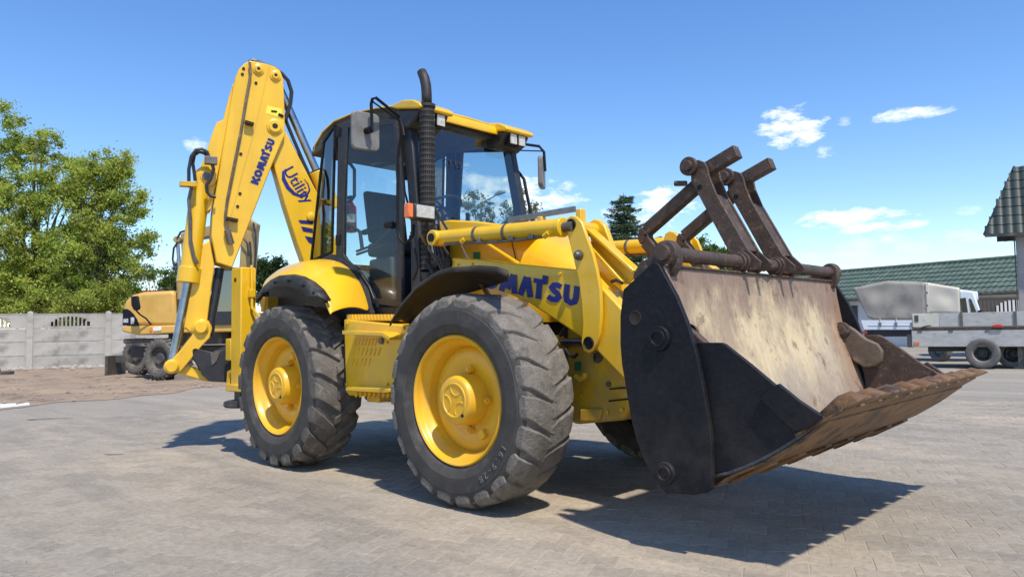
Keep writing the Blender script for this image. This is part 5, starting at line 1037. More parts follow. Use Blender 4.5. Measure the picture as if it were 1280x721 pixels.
mb=M(); q=[(-1.2881,-0.64,2.9071)][0]; mb.box(q[0]-.07,q[0]+.05,-.67,-.60,q[2]-.04,q[2]+.04); build('hose_clamp',mb,STEELD,LD,bevel=.005)
mb=M(); q=[(-1.4895,-0.64,2.652)][0]; mb.box(q[0]-.10,q[0]+.06,-.67,-.58,q[2]-.03,q[2]+.02); build('hose_manifold',mb,YELD,LD,bevel=.005)
FRAME=None
mb=M(); mb.box(-3.50,-3.10,-.40,.40,.75,1.55); mb.cyl((-3.5,0,.7),(-3.5,0,1.6),.16,20); build('king_post',mb,YELD,LD,bevel=.03)
# --- stabiliser legs and rear frame
for s in (-1,1):
    n0,n1=[(-3.468,-1.2,1.787),(-3.278,-1.2,1.774)]; lo=[(-3.515,-1.2,0.534)][0]
    xf=n1[0]+.02; xb=n0[0]; zt=n0[2]; zb=lo[2]+.03
    mb=M(); mb.box(xb,xf,min(s*1.20,s*1.04),max(s*1.20,s*1.04),zb,zt); sb=build('stabiliser_leg',mb,YEL,LD,bevel=.012)
    mb=M(); mb.cyl((xb+.09,s*1.203,zt-.12),(xb+.09,s*1.19,zt-.12),.022,12); build('leg_hole',mb,BLK,sb)
    mb=M(); mb.box(xb-.015,xf+.02,min(s*1.22,s*1.02),max(s*1.22,s*1.02),zb-.0,zb+.07); build('leg_collar',mb,YEL,sb,bevel=.008)
    mb=M(); mb.box(xb-.12,xb-.0,min(s*1.20,s*1.08),max(s*1.20,s*1.08),zb+.30,zb+.52); build('leg_bracket',mb,YEL,sb,bevel=.01)
    mb=M(); mb.tube([(xb-.14,s*1.15,zb+.05),(xb-.12,s*1.15,zb+.18),(xb-.02,s*1.15,zb+.20)],.03,8); mb.box(xb-.16,xb,min(s*1.18,s*1.10),max(s*1.18,s*1.10),zb-.01,zb+.06); build('leg_lug',mb,YEL,sb,bevel=.006)
    mb=M(); mb.box(xb+.04,xf-.04,min(s*1.18,s*1.06),max(s*1.18,s*1.06),zb-.10,zb+.02); build('inner_leg',mb,BLKM,sb)
    mb=M(); mb.lathe([(0,0),(0,.17),(.02,.185),(.055,.18),(.065,.15),(.065,0)],((xb+xf)/2,s*1.12,zb-.155),28,'z'); build('foot_pad',mb,PLAS,sb)
    p_=[(-3.49,-1.02,1.777),(-3.489,-1.02,1.662),(-3.505,-1.02,1.498),(-3.367,-1.02,1.412),(-3.266,-1.02,1.376)]
    mb=M(); mb.tube([(xf+.02,s*1.1,zt+.02),(xf+.03,s*1.1,zt-.2),(xf+.03,s*1.1,zt-.40),(xf+.08,s*1.04,zt-.5),(xf+.25,s*.95,zt-.58)],.014,7); build('hydraulic_line',mb,YEL,sb)
    mb=M(); mb.box(xf,xf+.05,min(s*1.13,s*1.07),max(s*1.13,s*1.07),zt-.30,zt-.22); build('line_block',mb,YEL,sb,bevel=.005)
for z_ in (.72,1.35):
    mb=M(); mb.box(-3.40,-3.26,-.92,.92,z_,z_+.15); build('slide_frame',mb,YELD,LD,bevel=.01)
mat('red_cloth',(.55,.05,.03),(.42,.04,.03),scale=8,rough=.9)
# ---------------------------------------------------------------- concrete fence
wA=Vector(W0[1]);wB=Vector(W0[2]);wd=(wB-wA); BAY=wd.length; wd.normalize(); wang=math.atan2(wd.y,wd.x)
FN=empty('concrete_fence',(wA.x,wA.y,0),wang,label='long grey precast concrete panel fence with arched slotted top panels',cat='fence')
pm=M(); pm.box(-.09,.09,-.09,.09,-.1,2.06); pm.add([(-.09,-.09,2.06),(.09,-.09,2.06),(.09,.09,2.06),(-.09,.09,2.06),(0,0,2.10)],[(0,1,4),(1,2,4),(2,3,4),(3,0,4)])
pme=pm.mesh('fence_post',30)
pn=M(); pn.box(.09,BAY-.09,-.025,.025,0,.482); pn.box(.14,BAY-.14,-.034,.034,.03,.452); pne=pn.mesh('fence_panel',30)
def archpanel():
    mb=M(); x0,x1=.09,BAY-.09; c=BAY/2; hw=.62; n=10; z0,z1=.07,.42
    mb.box(x0,c-hw,-.025,.025,0,.51); mb.box(c+hw,x1,-.025,.025,0,.51); mb.box(c-hw,c+hw,-.025,.025,0,z0)
    # arched head built from small blocks over each slot
    w=2*hw/n
    for i in range(n):
        xa=c-hw+i*w; m_=xa+w/2; zz=z0+.02+(z1-z0-.02)*math.sqrt(max(0,1-((m_-c)/hw)**2))
        mb.box(xa,xa+w,-.025,.025,zz,.51)
        mb.box(xa-.026,xa+.026,-.028,.028,z0,zz+.03)
    mb.box(x0,x1,-.034,.034,.49,.52); return mb
ame=archpanel().mesh('arched_panel',30)
for k in range(-4,8):
    build('fence_post',pme,CONC,FN,loc=(k*BAY,0,0))
    for r in range(3): build('fence_panel',pne,CONC,FN,loc=(k*BAY,0,.02+r*.49))
    build('arched_panel',ame,CONC,FN,loc=(k*BAY,0,.02+3*.49))
# rusty scrap piece by the wall
S=M(); q=[(-22.665,0.757,0.183),(-22.659,0.753,0.302)]; S.box(-.5,.35,-.3,.3,.02,.12); S.prism([(-.5,.1),(.35,.1),(.30,.28),(-.1,.24)],-.3,-.26); sc_=build('scrap_iron',S,DKB,loc=(-22.684,0.661,.06),rz=ROT,bevel=.01)
tag(sc_,'dark rusty scrap iron plate lying in the dirt at the left edge below the fence','scrap iron')

# ---------------------------------------------------------------- beige wheeled excavator
PALE=mat('pale_marking',(.6,.62,.66),(.25,.25,.28),scale=25,rough=.5)
EX=empty('wheeled_excavator',(-15.684,3.218,0),ROT,label='faded beige wheeled excavator with black mirror parked behind the yellow loader',cat='excavator')
def ewheel(x,y,r=.52,z=None):
    W=empty('wheel',(x,y,r+.06),R(-22),parent=EX)
    mb=M(); prof=[(0,.30),(-.02,.33),(-.03,.42),(-.02,.47),(.03,.495),(.15,.50),(.27,.495),(.32,.47),(.33,.42),(.32,.33),(.30,.30)]
    mb.lathe([(a,b*r/.52) for a,b in prof],n=40); build('tyre',mb,TREADR,W,smooth=50)
    mb=M()
    for k in range(24):
        t=2*PI*k/24
        for sgn in (0,1):
            tt=t+sgn*.13; y0,y1=(0,.15) if sgn==0 else (.15,.31)
            rr=r*.97; mb.beam((rr*math.cos(tt),y0,rr*math.sin(tt)),(rr*math.cos(tt+.06),y1,rr*math.sin(tt+.06)),.055,.05,(math.cos(tt),0,math.sin(tt)))
    build('tread_blocks',mb,TREADR,W,smooth=0)
    mb=M(); mb.lathe([(.0,.31),(.02,.29),(.07,.27),(.09,.20),(.06,.15),(.02,.13),(.02,0)],n=32); build('rim',mb,DKB,W)
    return W
e=[(-0.5256,0.452),(-1.1019,0.543),(-1.1321,1.264),(-0.0774,1.412),(-1.5027,1.27),(-1.4913,1.991),(0.2907,-0.097)]
def ex_poly(pts): return pts
ewheel(e[0][0],-.05,.52); ewheel(e[0][0]+.10,.36,.52); ewheel(-2.28,2.2,.52); ewheel(2.1,.6,.52); ewheel(1.2,2.2,.52)
mb=M(); mb.box(-1.7,2.2,.8,2.1,.60,.88); mb.box(e[0][0]-1.0,e[0][0]+.35,.1,1.2,.98,1.10); mb.box(-.5,.9,.4,1.6,.92,1.28); build('undercarriage',mb,DKB,EX,bevel=.03)
mb=M(); mb.box(-2.98,-2.90,1.9,2.9,.06,.62); mb.box(-2.9,-2.0,2.3,2.5,.4,.6); build('dozer_blade',mb,DKB,EX,bevel=.01)
# house: rounded engine cowl
CW1=[(-1.4905,1.435),(-1.4821,1.949),(-1.4275,2.093),(-1.2604,2.234),(-0.9916,2.302),(-0.2277,2.331),(-0.126,2.257),(-0.0774,1.412)]
mb=M(); mb.prism(CW1,.0,2.3); hs_=build('engine_cowl',mb,BEI,EX,bevel=.10,seg=4)
mb=M(); mb.prism([(-1.5005,1.425),(-0.0562,1.433),(-0.06,1.227),(-0.5141,1.213),(-1.0919,1.192),(-1.4815,1.29)],-.02,2.32); mb.prism([(-0.0562,1.453),(1.5521,1.469),(1.5491,1.242),(-0.06,1.227)],.05,2.0); build('house_skirt',mb,BEI,EX,bevel=.03)
mb=M(); mb.prism([(-1.4799,1.445),(-1.4731,1.857),(-1.3698,1.869),(-1.2878,1.823),(-1.1861,1.718),(-1.1056,1.593),(-1.0562,1.448)],-.012,.002); dc_=build('black_side_decal',mb,BLK,EX,smooth=0)
for pp_ in ([(-1.4564,1.62),(-1.3326,1.618),(-1.3341,1.515),(-1.4579,1.517)],[(-1.2703,1.647),(-1.1769,1.656),(-1.18,1.481),(-1.2627,1.472)]):
    mb=M(); mb.prism(pp_,-.018,-.012); build('pale_marking',mb,PALE,dc_,smooth=0)
mb=M(); mb.prism([(-1.0759,2.169),(-0.8899,2.187),(-0.833,1.877),(-0.8755,1.816),(-0.9985,1.818),(-1.0592,1.943)],-.42,-.34); m_=build('mirror',mb,BLK,EX,bevel=.03); mb=M(); a=[(-0.9582,1.818),(-0.918,1.714),(-0.817,1.609),(-0.7578,1.464)]; mb.tube([(x,-.36+.12*i,z) for i,(x,z) in enumerate(a)],.02,6); build('mirror_arm',mb,BLK,EX)
mb=M(); a=[(-1.0957,2.211),(-1.0713,2.458)]; mb.tube([(a[0][0],1.2,a[0][1]),(a[1][0],1.2,a[1][1])],.055,10); build('exhaust_pipe',mb,DKB,EX)
mb=M(); mb.prism([(-0.6963,1.381),(-0.47,1.398),(-0.4715,1.295),(-0.6781,1.278)],-.04,-.02); build('tail_lamp',mb,WHITE,EX,bevel=.01); mb=M(); mb.prism([(-0.7791,1.372),(-0.707,1.381),(-0.7085,1.288),(-0.7601,1.279)],-.04,-.02); build('side_reflector',mb,ORA,EX)
mb=M(); mb.prism([(-0.6196,2.327),(-0.2277,2.341),(-0.2087,2.238),(-0.6006,2.203)],.5,1.6); build('cowl_grille',mb,BEIF,EX,bevel=.01)
# boom, stick, cylinders
mb=M(); mb.prism([(-0.0188,3.8),(0.2303,3.899),(0.3525,3.774),(0.401,2.949),(0.4624,1.61),(0.0273,1.514),(-0.0281,1.926),(0.0297,2.955)],.0,.35); build('boom',mb,BEIF,EX,bevel=.03)
mb=M(); mb.prism([(0.2303,3.899),(1.6996,4.205),(1.9653,4.036),(1.919,3.749),(1.6738,3.876),(0.3495,3.65)],.02,.33); build('boom_upper',mb,BEIF,EX,bevel=.03)
mb=M(); mb.prism([(1.6351,4.042),(1.9441,4.037),(1.916,3.543),(1.8392,2.617),(1.7382,1.486),(1.5111,1.449),(1.49,2.726),(1.544,3.549)],.02,.33); build('stick',mb,BEIF,EX,bevel=.03)
a=[(-0.0628,3.636),(0.0145,2.646),(0.0365,2.09),(1.7748,3.751),(1.7998,2.762)]
mb=M(); mb.cyl((a[0][0],-.12,a[0][1]),(a[0][0],.45,a[0][1]),.085,14); mb.cyl((a[1][0],-.06,a[1][1]),(a[2][0],-.06,a[2][1]),.09,14); bc=build('boom_cylinder',mb,BEIF,EX)
mb=M(); mb.cyl((a[0][0],-.06,a[0][1]),(a[1][0],-.06,a[1][1]),.045,12); build('piston_rod',mb,STEEL,bc)
for pts in ([(-0.0219,3.574),(-0.1282,3.411),(-0.1532,3.123),(-0.0948,2.895),(-0.0151,2.75)],[(-0.0416,3.656),(0.0435,3.82),(0.168,3.859),(0.2918,3.898)],[(1.9236,4.037),(1.9806,3.748),(1.9949,3.336),(1.966,2.821)],[(1.6092,3.712),(1.6904,3.608),(1.7709,3.504),(1.8066,3.174)],[(1.8339,3.544),(1.8689,3.173),(1.8613,2.72),(1.9197,2.472)]):
    mb=M(); mb.tube([(x,-.12,z) for x,z in pts],.026,6); build('hydraulic_hose',mb,HOSE,EX)
# cab
cb=[(0.7921,2.902),(1.5757,2.889),(1.5521,1.448),(0.7677,1.419)]
mb=M(); x0,x1=cb[0][0],cb[1][0]; z0,z1=cb[3][1],cb[0][1]
for x in (x0,x1-.06): 
    for y in (.0,.95): mb.box(x,x+.06,y,y+.06,z0,z1)
mb.box(x0,x1,0,1.0,z1-.08,z1); mb.box(x0,x1,0,1.0,z0,z0+.35); cbo=build('cab',mb,BLKM,EX,bevel=.01)
mb=M(); mb.box(x0+.06,x1-.06,.02,.03,z0+.35,z1-.08); mb.box(x0+.06,x1-.06,.96,.97,z0+.35,z1-.08); mb.box(x0+.02,x0+.03,.06,.94,z0+.35,z1-.08); build('cab_glass',mb,GLASSD,cbo,smooth=0)
mb=M(); a=[(0.7829,2.325),(1.0328,2.486),(1.0669,2.012),(1.0175,1.539),(0.8102,1.46)]; mb.prism(a,.2,.7); build('driver_seat',mb,BLKM,EX,bevel=.03)
mb=M(); mb.prism([(-0.0563,0.156),(0.1305,0.235),(0.3993,0.272),(0.7479,0.143),(0.8276,-0.023),(0.2899,-0.128),(0.0014,-0.113),(-0.0692,-0.009)],-.2,.7); build('bucket',mb,BROWNB,EX,bevel=.03)
mb=M(); mb.prism([(0.4055,0.684),(0.8838,0.882),(1.1807,1.392),(1.3889,1.533),(1.3751,0.669),(0.915,0.305),(0.5018,0.229)],.85,1.5); build('bucket_linkage',mb,DKB,EX,bevel=.03)

# ---------------------------------------------------------------- trees
rng=np.random.default_rng(5)
def leaves(centres,radii,n,size,zsq=.8,tone=None,elong=1.0):
    # many small leaf faces spread through ellipsoid clumps
    c=np.array(centres);r=np.array(radii);w=r**2/np.sum(r**2);idx=rng.choice(len(c),n,p=w)
    d=rng.normal(size=(n,3));d/=np.linalg.norm(d,axis=1)[:,None];rad=rng.random(n)**.5
    rad=np.abs(rng.normal(0,.62,n)); p=c[idx]+d*(rad*r[idx])[:,None]*np.array([1,1,zsq])
    a=rng.normal(size=(n,3));a/=np.linalg.norm(a,axis=1)[:,None];b=np.cross(a,rng.normal(size=(n,3)));b/=np.linalg.norm(b,axis=1)[:,None]
    s=size*rng.uniform(.5,1.35,n)[:,None]
    P=np.stack([p-a*s*elong,p-b*s*.5,p+a*s*elong,p+b*s*.5],1).reshape(-1,3)
    ct=rng.random(len(c)); tn=np.clip(ct[idx]*.6+rng.random(n)*.4,0,1)
    return P,np.repeat(tn,4)
def leafmesh(name,P,T,m,parent):
    me=bpy.data.meshes.new(name); n=len(P)//4
    me.vertices.add(4*n); me.vertices.foreach_set('co',P.astype(np.float32).ravel()); me.loops.add(4*n); me.loops.foreach_set('vertex_index',np.arange(4*n,dtype=np.int32))
    me.polygons.add(n); me.polygons.foreach_set('loop_start',np.arange(0,4*n,4,dtype=np.int32)); me.update(calc_edges=True); me.validate()
    at=me.attributes.new('tone','FLOAT','POINT'); at.data.foreach_set('value',T.astype(np.float32)); me.materials.append(m)
    o=bpy.data.objects.new(name,me); COL.objects.link(o); o.parent=parent; return o
def tree(name,loc,label,cat,hull,n,size,m,trunk_r=.2,clump=(.35,.8),nb=70,base=1.2,group=None,sparse=0):
    # hull: list of ellipsoids (x,y,z,rx,ry,rz) in local metres bounding the crown
    T=empty(name,(loc[0],loc[1],0),0,label=label,cat=cat,group=group)
    cs=[];rs=[];vol=[h[3]*h[4]*h[5] for h in hull];tot=sum(vol)
    for h,v in zip(hull,vol):
        k=max(4,int(nb*v/tot))
        for _ in range(k):
            d=Vector((rnd.gauss(0,1),rnd.gauss(0,1),rnd.gauss(0,1))).normalized()*(rnd.random()**.42)
            cs.append((h[0]+d.x*h[3],h[1]+d.y*h[4],h[2]+d.z*h[5])); rs.append(rnd.uniform(*clump))
    P,tn=leaves(cs,rs,n,size); leafmesh('crown',P,tn,m,T)
    mb=M(); top=max(c[2] for c in cs); 
    cx=sum(c[0] for c in cs)/len(cs)*.5
    spine=[(0,0,0),(.03,0,base*.5),(cx*.3,.02,base),(cx*.7,0,base+(top-base)*.45),(cx,0,base+(top-base)*.85)]
    mb.tube(spine,[trunk_r,trunk_r*.85,trunk_r*.7,trunk_r*.4,trunk_r*.08],10); build('trunk',mb,BARK,T)
    mb=M()
    for c in cs[::max(1,len(cs)//42)]:
        z0=min(max(base*.8,c[2]*.45),top*.7); t=z0/top; s0=Vector((cx*t,0,z0)); e_=Vector(c); mid=(s0+e_)/2+Vector((rnd.uniform(-.2,.2),rnd.uniform(-.2,.2),.25))
        mb.tube([s0,mid,e_],[trunk_r*.35,trunk_r*.2,trunk_r*.05],5,False)
    build('branch',mb,BARK,T)
    return T
def at(u,D,off=(0,0)):  # unused helper kept for readability of world positions
    return None
def rotl(x,y): return (x*math.cos(ROT)-y*math.sin(ROT), x*math.sin(ROT)+y*math.cos(ROT))
def hull(pts):  # (x right, z, rx, rz, y away) in the tree's own picture-facing frame -> local axes
    o=[]
    for x,z,rx,rz,y in pts:
        a,b=rotl(x,y); o.append((a,b,z,rx,rx,rz))
    return o
def HL(ps,scales):
    return [(p[0],p[1],sx,sz,y) for p,(sx,sz,y) in zip(ps,scales)]
G1='leafy trees behind the concrete fence'
tree('broadleaf_tree',(-32.402,3.83),'tall yellow green leafy tree at the left edge behind the concrete fence','tree',
  hull(HL([(-0.9391,5.569),(-0.6077,9.528),(-2.2506,7.773),(0.7099,7.726),(-1.1341,3.892),(0.716,3.862),(-0.705,9.765),(-0.2077,9.253),(-1.1554,2.615),(0.358,2.524),(1.4466,7.479),(1.281,5.533),(1.3184,3.685),(1.8596,8.044)],[(2.2,2.2,0),(1.3,1.6,0),(1.6,2.0,.5),(1.4,2.1,-.3),(2.2,1.6,0),(1.7,1.6,.4),(.7,.7,0),(.9,1.0,0),(1.6,.9,-.6),(1.6,.9,-.6),(1.3,1.4,.1),(1.3,1.3,.1),(1.2,1.2,0),(.9,1.0,.1)])),125000,.060,LEAF,.2,nb=300,clump=(.24,.52),group=G1)
tree('broadleaf_tree',(-29.407,5.318),'broad yellow green leafy tree just left of the beige excavator behind the fence','tree',
  hull(HL([(-0.0982,7.258),(0.7559,7.7),(-0.1977,5.049),(1.1204,6.068),(1.5877,4.695),(0.7553,3.57),(-1.0324,3.761),(2.0159,5.013),(1.846,6.642),(0.1742,7.969),(-0.6552,7.007),(0.4934,7.574),(-0.5635,2.518),(0.7378,2.498)],[(1.1,1.4,0),(.9,1.4,.2),(1.5,1.6,0),(1.0,1.4,0),(.75,.7,0),(1.4,1.3,.2),(1.3,1.3,0),(.45,.4,0),(.22,.5,0),(.5,.6,0),(.8,1.0,0),(.8,.9,0),(1.3,.9,-.6),(1.2,.8,-.6)])),90000,.060,LEAF,.18,nb=300,clump=(.22,.48),group=G1)
tree('broadleaf_tree',(-27,-14),'leafy tree farther along the concrete fence, left of the picture','tree',[(0,0,4.5,2.6,2.6,2.4),(1.5,2.2,3.6,1.8,1.8,1.8),(-1,-2.4,4.0,2,2,2)],14000,.15,LEAF,.22,nb=60,clump=(.5,1.0),group=G1)
tree('hedge_shrub',(-33.955,5.117),'dark green shrub mass filling the gap low behind the fence','shrub',
  hull(HL([(-2.8376,2.935),(-1.0438,3.121),(0.7447,2.949),(2.1761,2.855),(3.2481,2.695)],[(1.3,1.1,0),(1.3,1.2,0),(1.3,1.1,0),(1.2,1.0,0),(.8,.8,0)])),30000,.08,LEAFD,.1,nb=90,base=.5)
tree('thin_sapling',(-33.996,9.246),'thin sparse sapling beside the red roof left of the yellow digging arm','tree',
  hull(HL([(-0.4147,4.504),(0.2844,4.219),(1.024,4.013),(0.6267,3.629)],[(.5,.35,0),(.5,.4,0),(.35,.35,0),(.5,.3,0)])),1500,.07,LEAF2,.06,nb=26,clump=(.2,.4))
tree('round_tree',(-52.071,25.23),'distant round dark green tree between the digging arm and the cab','tree',
  hull(HL([(-0.1174,5.811),(0.4138,6.453),(-0.5828,5.168),(0.8517,5.34)],[(1.6,1.6,0),(1.1,1.1,0),(1.4,1.4,0),(1.3,1.3,0)])),16000,.12,LEAFD,.2,nb=60,clump=(.4,.8),group='distant round trees')
tree('round_tree',(-59.508,20.862),'distant dark tree just behind the red roofed house','tree',
  hull(HL([(-0.1214,6.09),(0.2755,5.613),(-0.9451,5.095),(0.0236,6.76)],[(.9,1.2,0),(.8,.9,0),(1.0,.8,0),(.5,.6,0)])),7000,.11,LEAFD,.15,nb=30,clump=(.35,.7),group='distant round trees')
tree('birch_tree',(-19.343,17.769),'airy sparse tree seen through the windscreen beside the street lamp','tree',
  hull(HL([(-0.2842,7.053),(-0.5344,6.606),(0.017,6.354),(0.074,5.556),(-0.2116,5.04)],[(.45,.5,0),(.5,.4,0),(.55,.5,0),(.45,.8,0),(.45,.6,0)])),1900,.07,LEAFP,.06,nb=46,clump=(.18,.36),group='airy trees behind the cab')
tree('birch_tree',(-18.849,19.634),'airy sparse tree behind the right front post of the cab','tree',
  hull(HL([(-0.0083,7.064),(-0.4475,6.498),(0.3404,6.486),(-0.4612,5.676),(0.544,5.767),(0.068,5.131),(-0.8935,5.504)],[(.35,.5,0),(.5,.5,0),(.45,.5,0),(.6,.6,0),(.35,.4,0),(.7,.5,0),(.4,.5,0)])),4200,.07,LEAFP,.07,nb=70,clump=(.18,.38),group='airy trees behind the cab')
tree('bushy_tree',(-25.598,29.825),'low green bushy tree just above the loader cylinder behind the guard rail','tree',
  hull(HL([(-0.1905,7.145),(0.5406,7.036),(1.021,6.541),(-0.6846,6.812)],[(.8,.6,0),(.7,.6,0),(.8,.7,0),(.7,.7,0)])),6000,.10,LEAF2,.1,nb=34,clump=(.3,.5),group='low bushy trees beyond the yard')
tree('bushy_tree',(-21.144,41.055),'bright green bushy tree between the two tilt links of the front bucket','tree',
  hull(HL([(-0.3895,6.726),(0.0371,6.232),(0.7392,6.004),(-0.6234,5.646),(0.4531,5.087),(1.4343,5.342)],[(.6,.6,0),(.7,.6,0),(.5,.5,0),(.8,.8,0),(1.0,.9,0),(.8,.5,0)])),9000,.11,LEAF2,.12,nb=44,clump=(.3,.55),group='low bushy trees beyond the yard')
def spruce(name,loc,H,Wd,label,n=34):
    T=empty(name,(loc[0],loc[1],0),label=label,cat='tree')
    mb=M(); mb.tube([(0,0,0),(0,0,H*.5),(0,0,H)],[.16,.10,.012],8); build('trunk',mb,BARK,T)
    Ps=[];Ts=[];mb=M()
    k=0
    z=H*.12
    while z<H*.985:
        t=(z-H*.12)/(H*.88); L=Wd*(1-t)**.68*(.8+.35*math.sin(k*1.9))+.12
        for j in range(7 if t<.8 else 5):
            a=k*2.4+j*2*PI/7+rnd.uniform(-.25,.25); l=L*rnd.uniform(.55,1.25); dirn=Vector((math.cos(a),math.sin(a),0))
            p0=Vector((0,0,z)); p1=p0+dirn*l*.55+Vector((0,0,-.10*l)); p2=p0+dirn*l+Vector((0,0,.05*l)); mb.tube([p0,p1,p2],[.02,.013,.004],4,False)
            m_=int(30+140*l); s=rng.random(m_)**.75
            base=np.outer((1-s)**2,np.array(p0))+np.outer(2*s*(1-s),np.array(p1))+np.outer(s**2,np.array(p2))
            side=np.array((-dirn.y,dirn.x,0)); off=rng.normal(0,1,m_)*(.17*l*(1-s*.6)+.03); P=base+np.outer(off,side)+np.stack([np.zeros(m_)]*2+[-np.abs(rng.normal(0,.07,m_))],1)
            d=np.array(dirn)[None]*rng.uniform(.4,1,m_)[:,None]+np.outer(np.sign(off)*.8,side)+np.stack([np.zeros(m_)]*2+[rng.uniform(-.6,.2,m_)],1); d/=np.linalg.norm(d,axis=1)[:,None]
            w=np.cross(d,rng.normal(size=(m_,3))); w/=np.linalg.norm(w,axis=1)[:,None]; sz=.10*rng.uniform(.6,1.3,m_)[:,None]
            Ps.append(np.stack([P-w*sz*.22,P+d*sz*.5-w*sz*.2,P+d*sz*1.3,P+w*sz*.22],1).reshape(-1,3)); Ts.append(np.repeat(rng.random(m_)*.6+rnd.random()*.4,4))
        z+=H*.024+.05*(1-t); k+=1
    build('branch',mb,BARK,T); leafmesh('crown',np.concatenate(Ps),np.concatenate(Ts),NEED,T); return T
hh=[(0.1075,7.461),(-1.559,4.834)]
spruce('spruce_tree',(-16.1,23.665),hh[0][1],2.75,'tall dark green spruce tree standing between the loader arm and the bucket linkage')

# ---------------------------------------------------------------- street lamp behind the cab
sl=[(0.1107,7.791),(1.2733,8.308),(0.0779,5.773)]
SL=empty('street_lamp',(-23.868,21.759,0),ROT,label='grey street lamp with angled arm seen through the windscreen',cat='street lamp')
mb=M(); mb.tube([(0,0,0),(0,0,3),(sl[0][0],0,sl[0][1])],[.09,.07,.05],10); build('pole',mb,GRD,SL)
mb=M(); mb.tube([(sl[0][0],0,sl[0][1]),((sl[0][0]+sl[1][0])/2,0,(sl[0][1]+sl[1][1])/2+.02),(sl[1][0]-.3,0,sl[1][1]-.06)],.035,8); build('arm',mb,GRD,SL)
mb=M(); mb.tube([(sl[1][0]-.45,0,sl[1][1]-.12),(sl[1][0]-.2,0,sl[1][1]-.0),(sl[1][0]+.12,0,sl[1][1]+.06)],[.05,.13,.06],10); build('lamp_head',mb,GRD,SL)

# ---------------------------------------------------------------- houses far behind
def house(nm,loc,rz,label,w,d,hw,hr,mroof,mwall,win=2):
    H_=empty(nm,(loc[0],loc[1],0),rz,label=label,cat='house')
    mb=M(); mb.box(-w/2,w/2,-d/2,d/2,0,hw); mb.prism([(-d/2,hw),(d/2,hw),(0,hr-.1)],-w/2,w/2,'x'); build('wall',mb,mwall,H_)
    for s in (-1,1):
        mb=M(); mb.add([(-w/2-.3,s*(d/2+.35),hw-.25),(w/2+.3,s*(d/2+.35),hw-.25),(w/2+.3,0,hr),(-w/2-.3,0,hr)],[(0,1,2,3)]); build('roof',mb,mroof,H_,solid=.12)
        # tile courses
        mb=M(); 
        for k in range(9):
            t=k/9; y=s*(d/2+.35)*(1-t); z=hw-.25+(hr-hw+.25)*t; mb.box(-w/2-.3,w/2+.3,min(y,y-s*.12),max(y,y-s*.12),z+.05,z+.10)
        build('tile_course',mb,mroof,H_,smooth=0)
    for i in range(win):
        x=-w/2+w*(i+.5)/win; mb=M(); mb.box(x-.5,x+.5,-d/2-.03,-d/2+.02,1.0,2.1); wn=build('window',mb,GLASSX,H_); mb=M(); mb.box(x-.56,x+.56,-d/2-.05,-d/2-.0,.92,1.0); build('sill',mb,PLAST,wn)
    return H_
house('red_roofed_house',(-66.012,20.171),ROT+R(8),'distant house with a red tiled roof behind the concrete fence',7.5,7,3.0,5.2,TILER,PLAST)
house('brown_roofed_house',(-32.852,64.547),ROT,'far house with a brown roof just visible under the bucket cross bar',7,6,4.0,6.4,TILEB,PLAST)
house('grey_hall',(-34.282,45.106),ROT,'grey walled hall glimpsed behind the yellow levelling beam',10,6,4.8,6.0,GREYW,GREYW)

# ---------------------------------------------------------------- long building with a green tiled roof
def tiled(name,o,ux,uv,W_,H_,m,parent,tw=.30,th=.38,amp=.035,clip=None,step=.045):
    # pressed metal tile sheet: waves across, steps down the slope
    ux=np.array(ux);uv=np.array(uv);nn=np.cross(ux,uv);nn/=np.linalg.norm(nn)
    if nn[2]<0: nn=-nn
    nx=int(W_/tw*6)+1; rows=int(math.ceil(H_/th)); vs=[];fs=[]
    xs=np.linspace(0,W_,nx); wave=amp*(np.abs(np.sin(PI*xs/tw))**.7)
    vv=[]
    for r in range(rows):
        a=r*th;b=min((r+1)*th,H_)
        vv+= [(a,step),(b-.004,.0)]
    for (v,h) in vv:
        base=np.array(o)[None]+xs[:,None]*ux[None]+v*uv[None]+(wave+h)[:,None]*nn[None]; vs.append(base)
    V=np.concatenate(vs); n=nx
    for k in range(len(vv)-1):
        for i in range(nx-1):
            if clip and not clip(xs[i]+.02,vv[k][0]): continue
            fs.append((k*n+i,k*n+i+1,(k+1)*n+i+1,(k+1)*n+i))
    mb=M(); mb.v=[tuple(p) for p in V.tolist()]; mb.f=fs
    return build(name,mb,m,parent,smooth=50)
gA=Vector([(-3.096,38.639,4.327)][0]); gd=Vector((-.974,.225,0)).normalized(); gn=Vector((-.225,-.974,0)).normalized()
BG=empty('green_roofed_building',(gA.x,gA.y,0),0,label='long low white building with a green tiled roof behind the trucks',cat='building')
ridge=gA-gd*6-Vector((gA.x,gA.y,0)); ridge.z=gA.z; run=3.2; drop=gA.z-2.55
sl_=Vector((gn.x*run,gn.y*run,-drop)); sll=sl_.length
tiled('roof',tuple(ridge+sl_),tuple(gd),tuple(-sl_/sll),42,sll,TILEG,BG,tw=.27,th=.50,amp=.04)
tiled('roof',tuple(ridge+Vector((-gn.x*run,-gn.y*run,-drop))),tuple(gd),tuple(-Vector((-gn.x*run,-gn.y*run,-drop))/sll),42,sll,TILEG,BG,tw=.27,th=.50,amp=.04)
mb=M(); a=ridge; mb.tube([a+Vector((0,0,.03)),a+gd*42+Vector((0,0,.03))],.10,8); build('ridge_cap',mb,TILEG,BG)
mb=M(); p0=ridge+gn*(run-.45); p1=p0+gd*41.8; q1=ridge-gn*(run-.45)+gd*41.8; q0=ridge-gn*(run-.45)
def quad(pa,pb,z0,z1,th=.2):
    return M().beam((pa.x,pa.y,(z0+z1)/2),(pb.x,pb.y,(z0+z1)/2),th,z1-z0)
build('wall',quad(p0,p1,0,2.75),PLAST,BG); build('wall',quad(q0,q1,0,2.75),PLAST,BG)
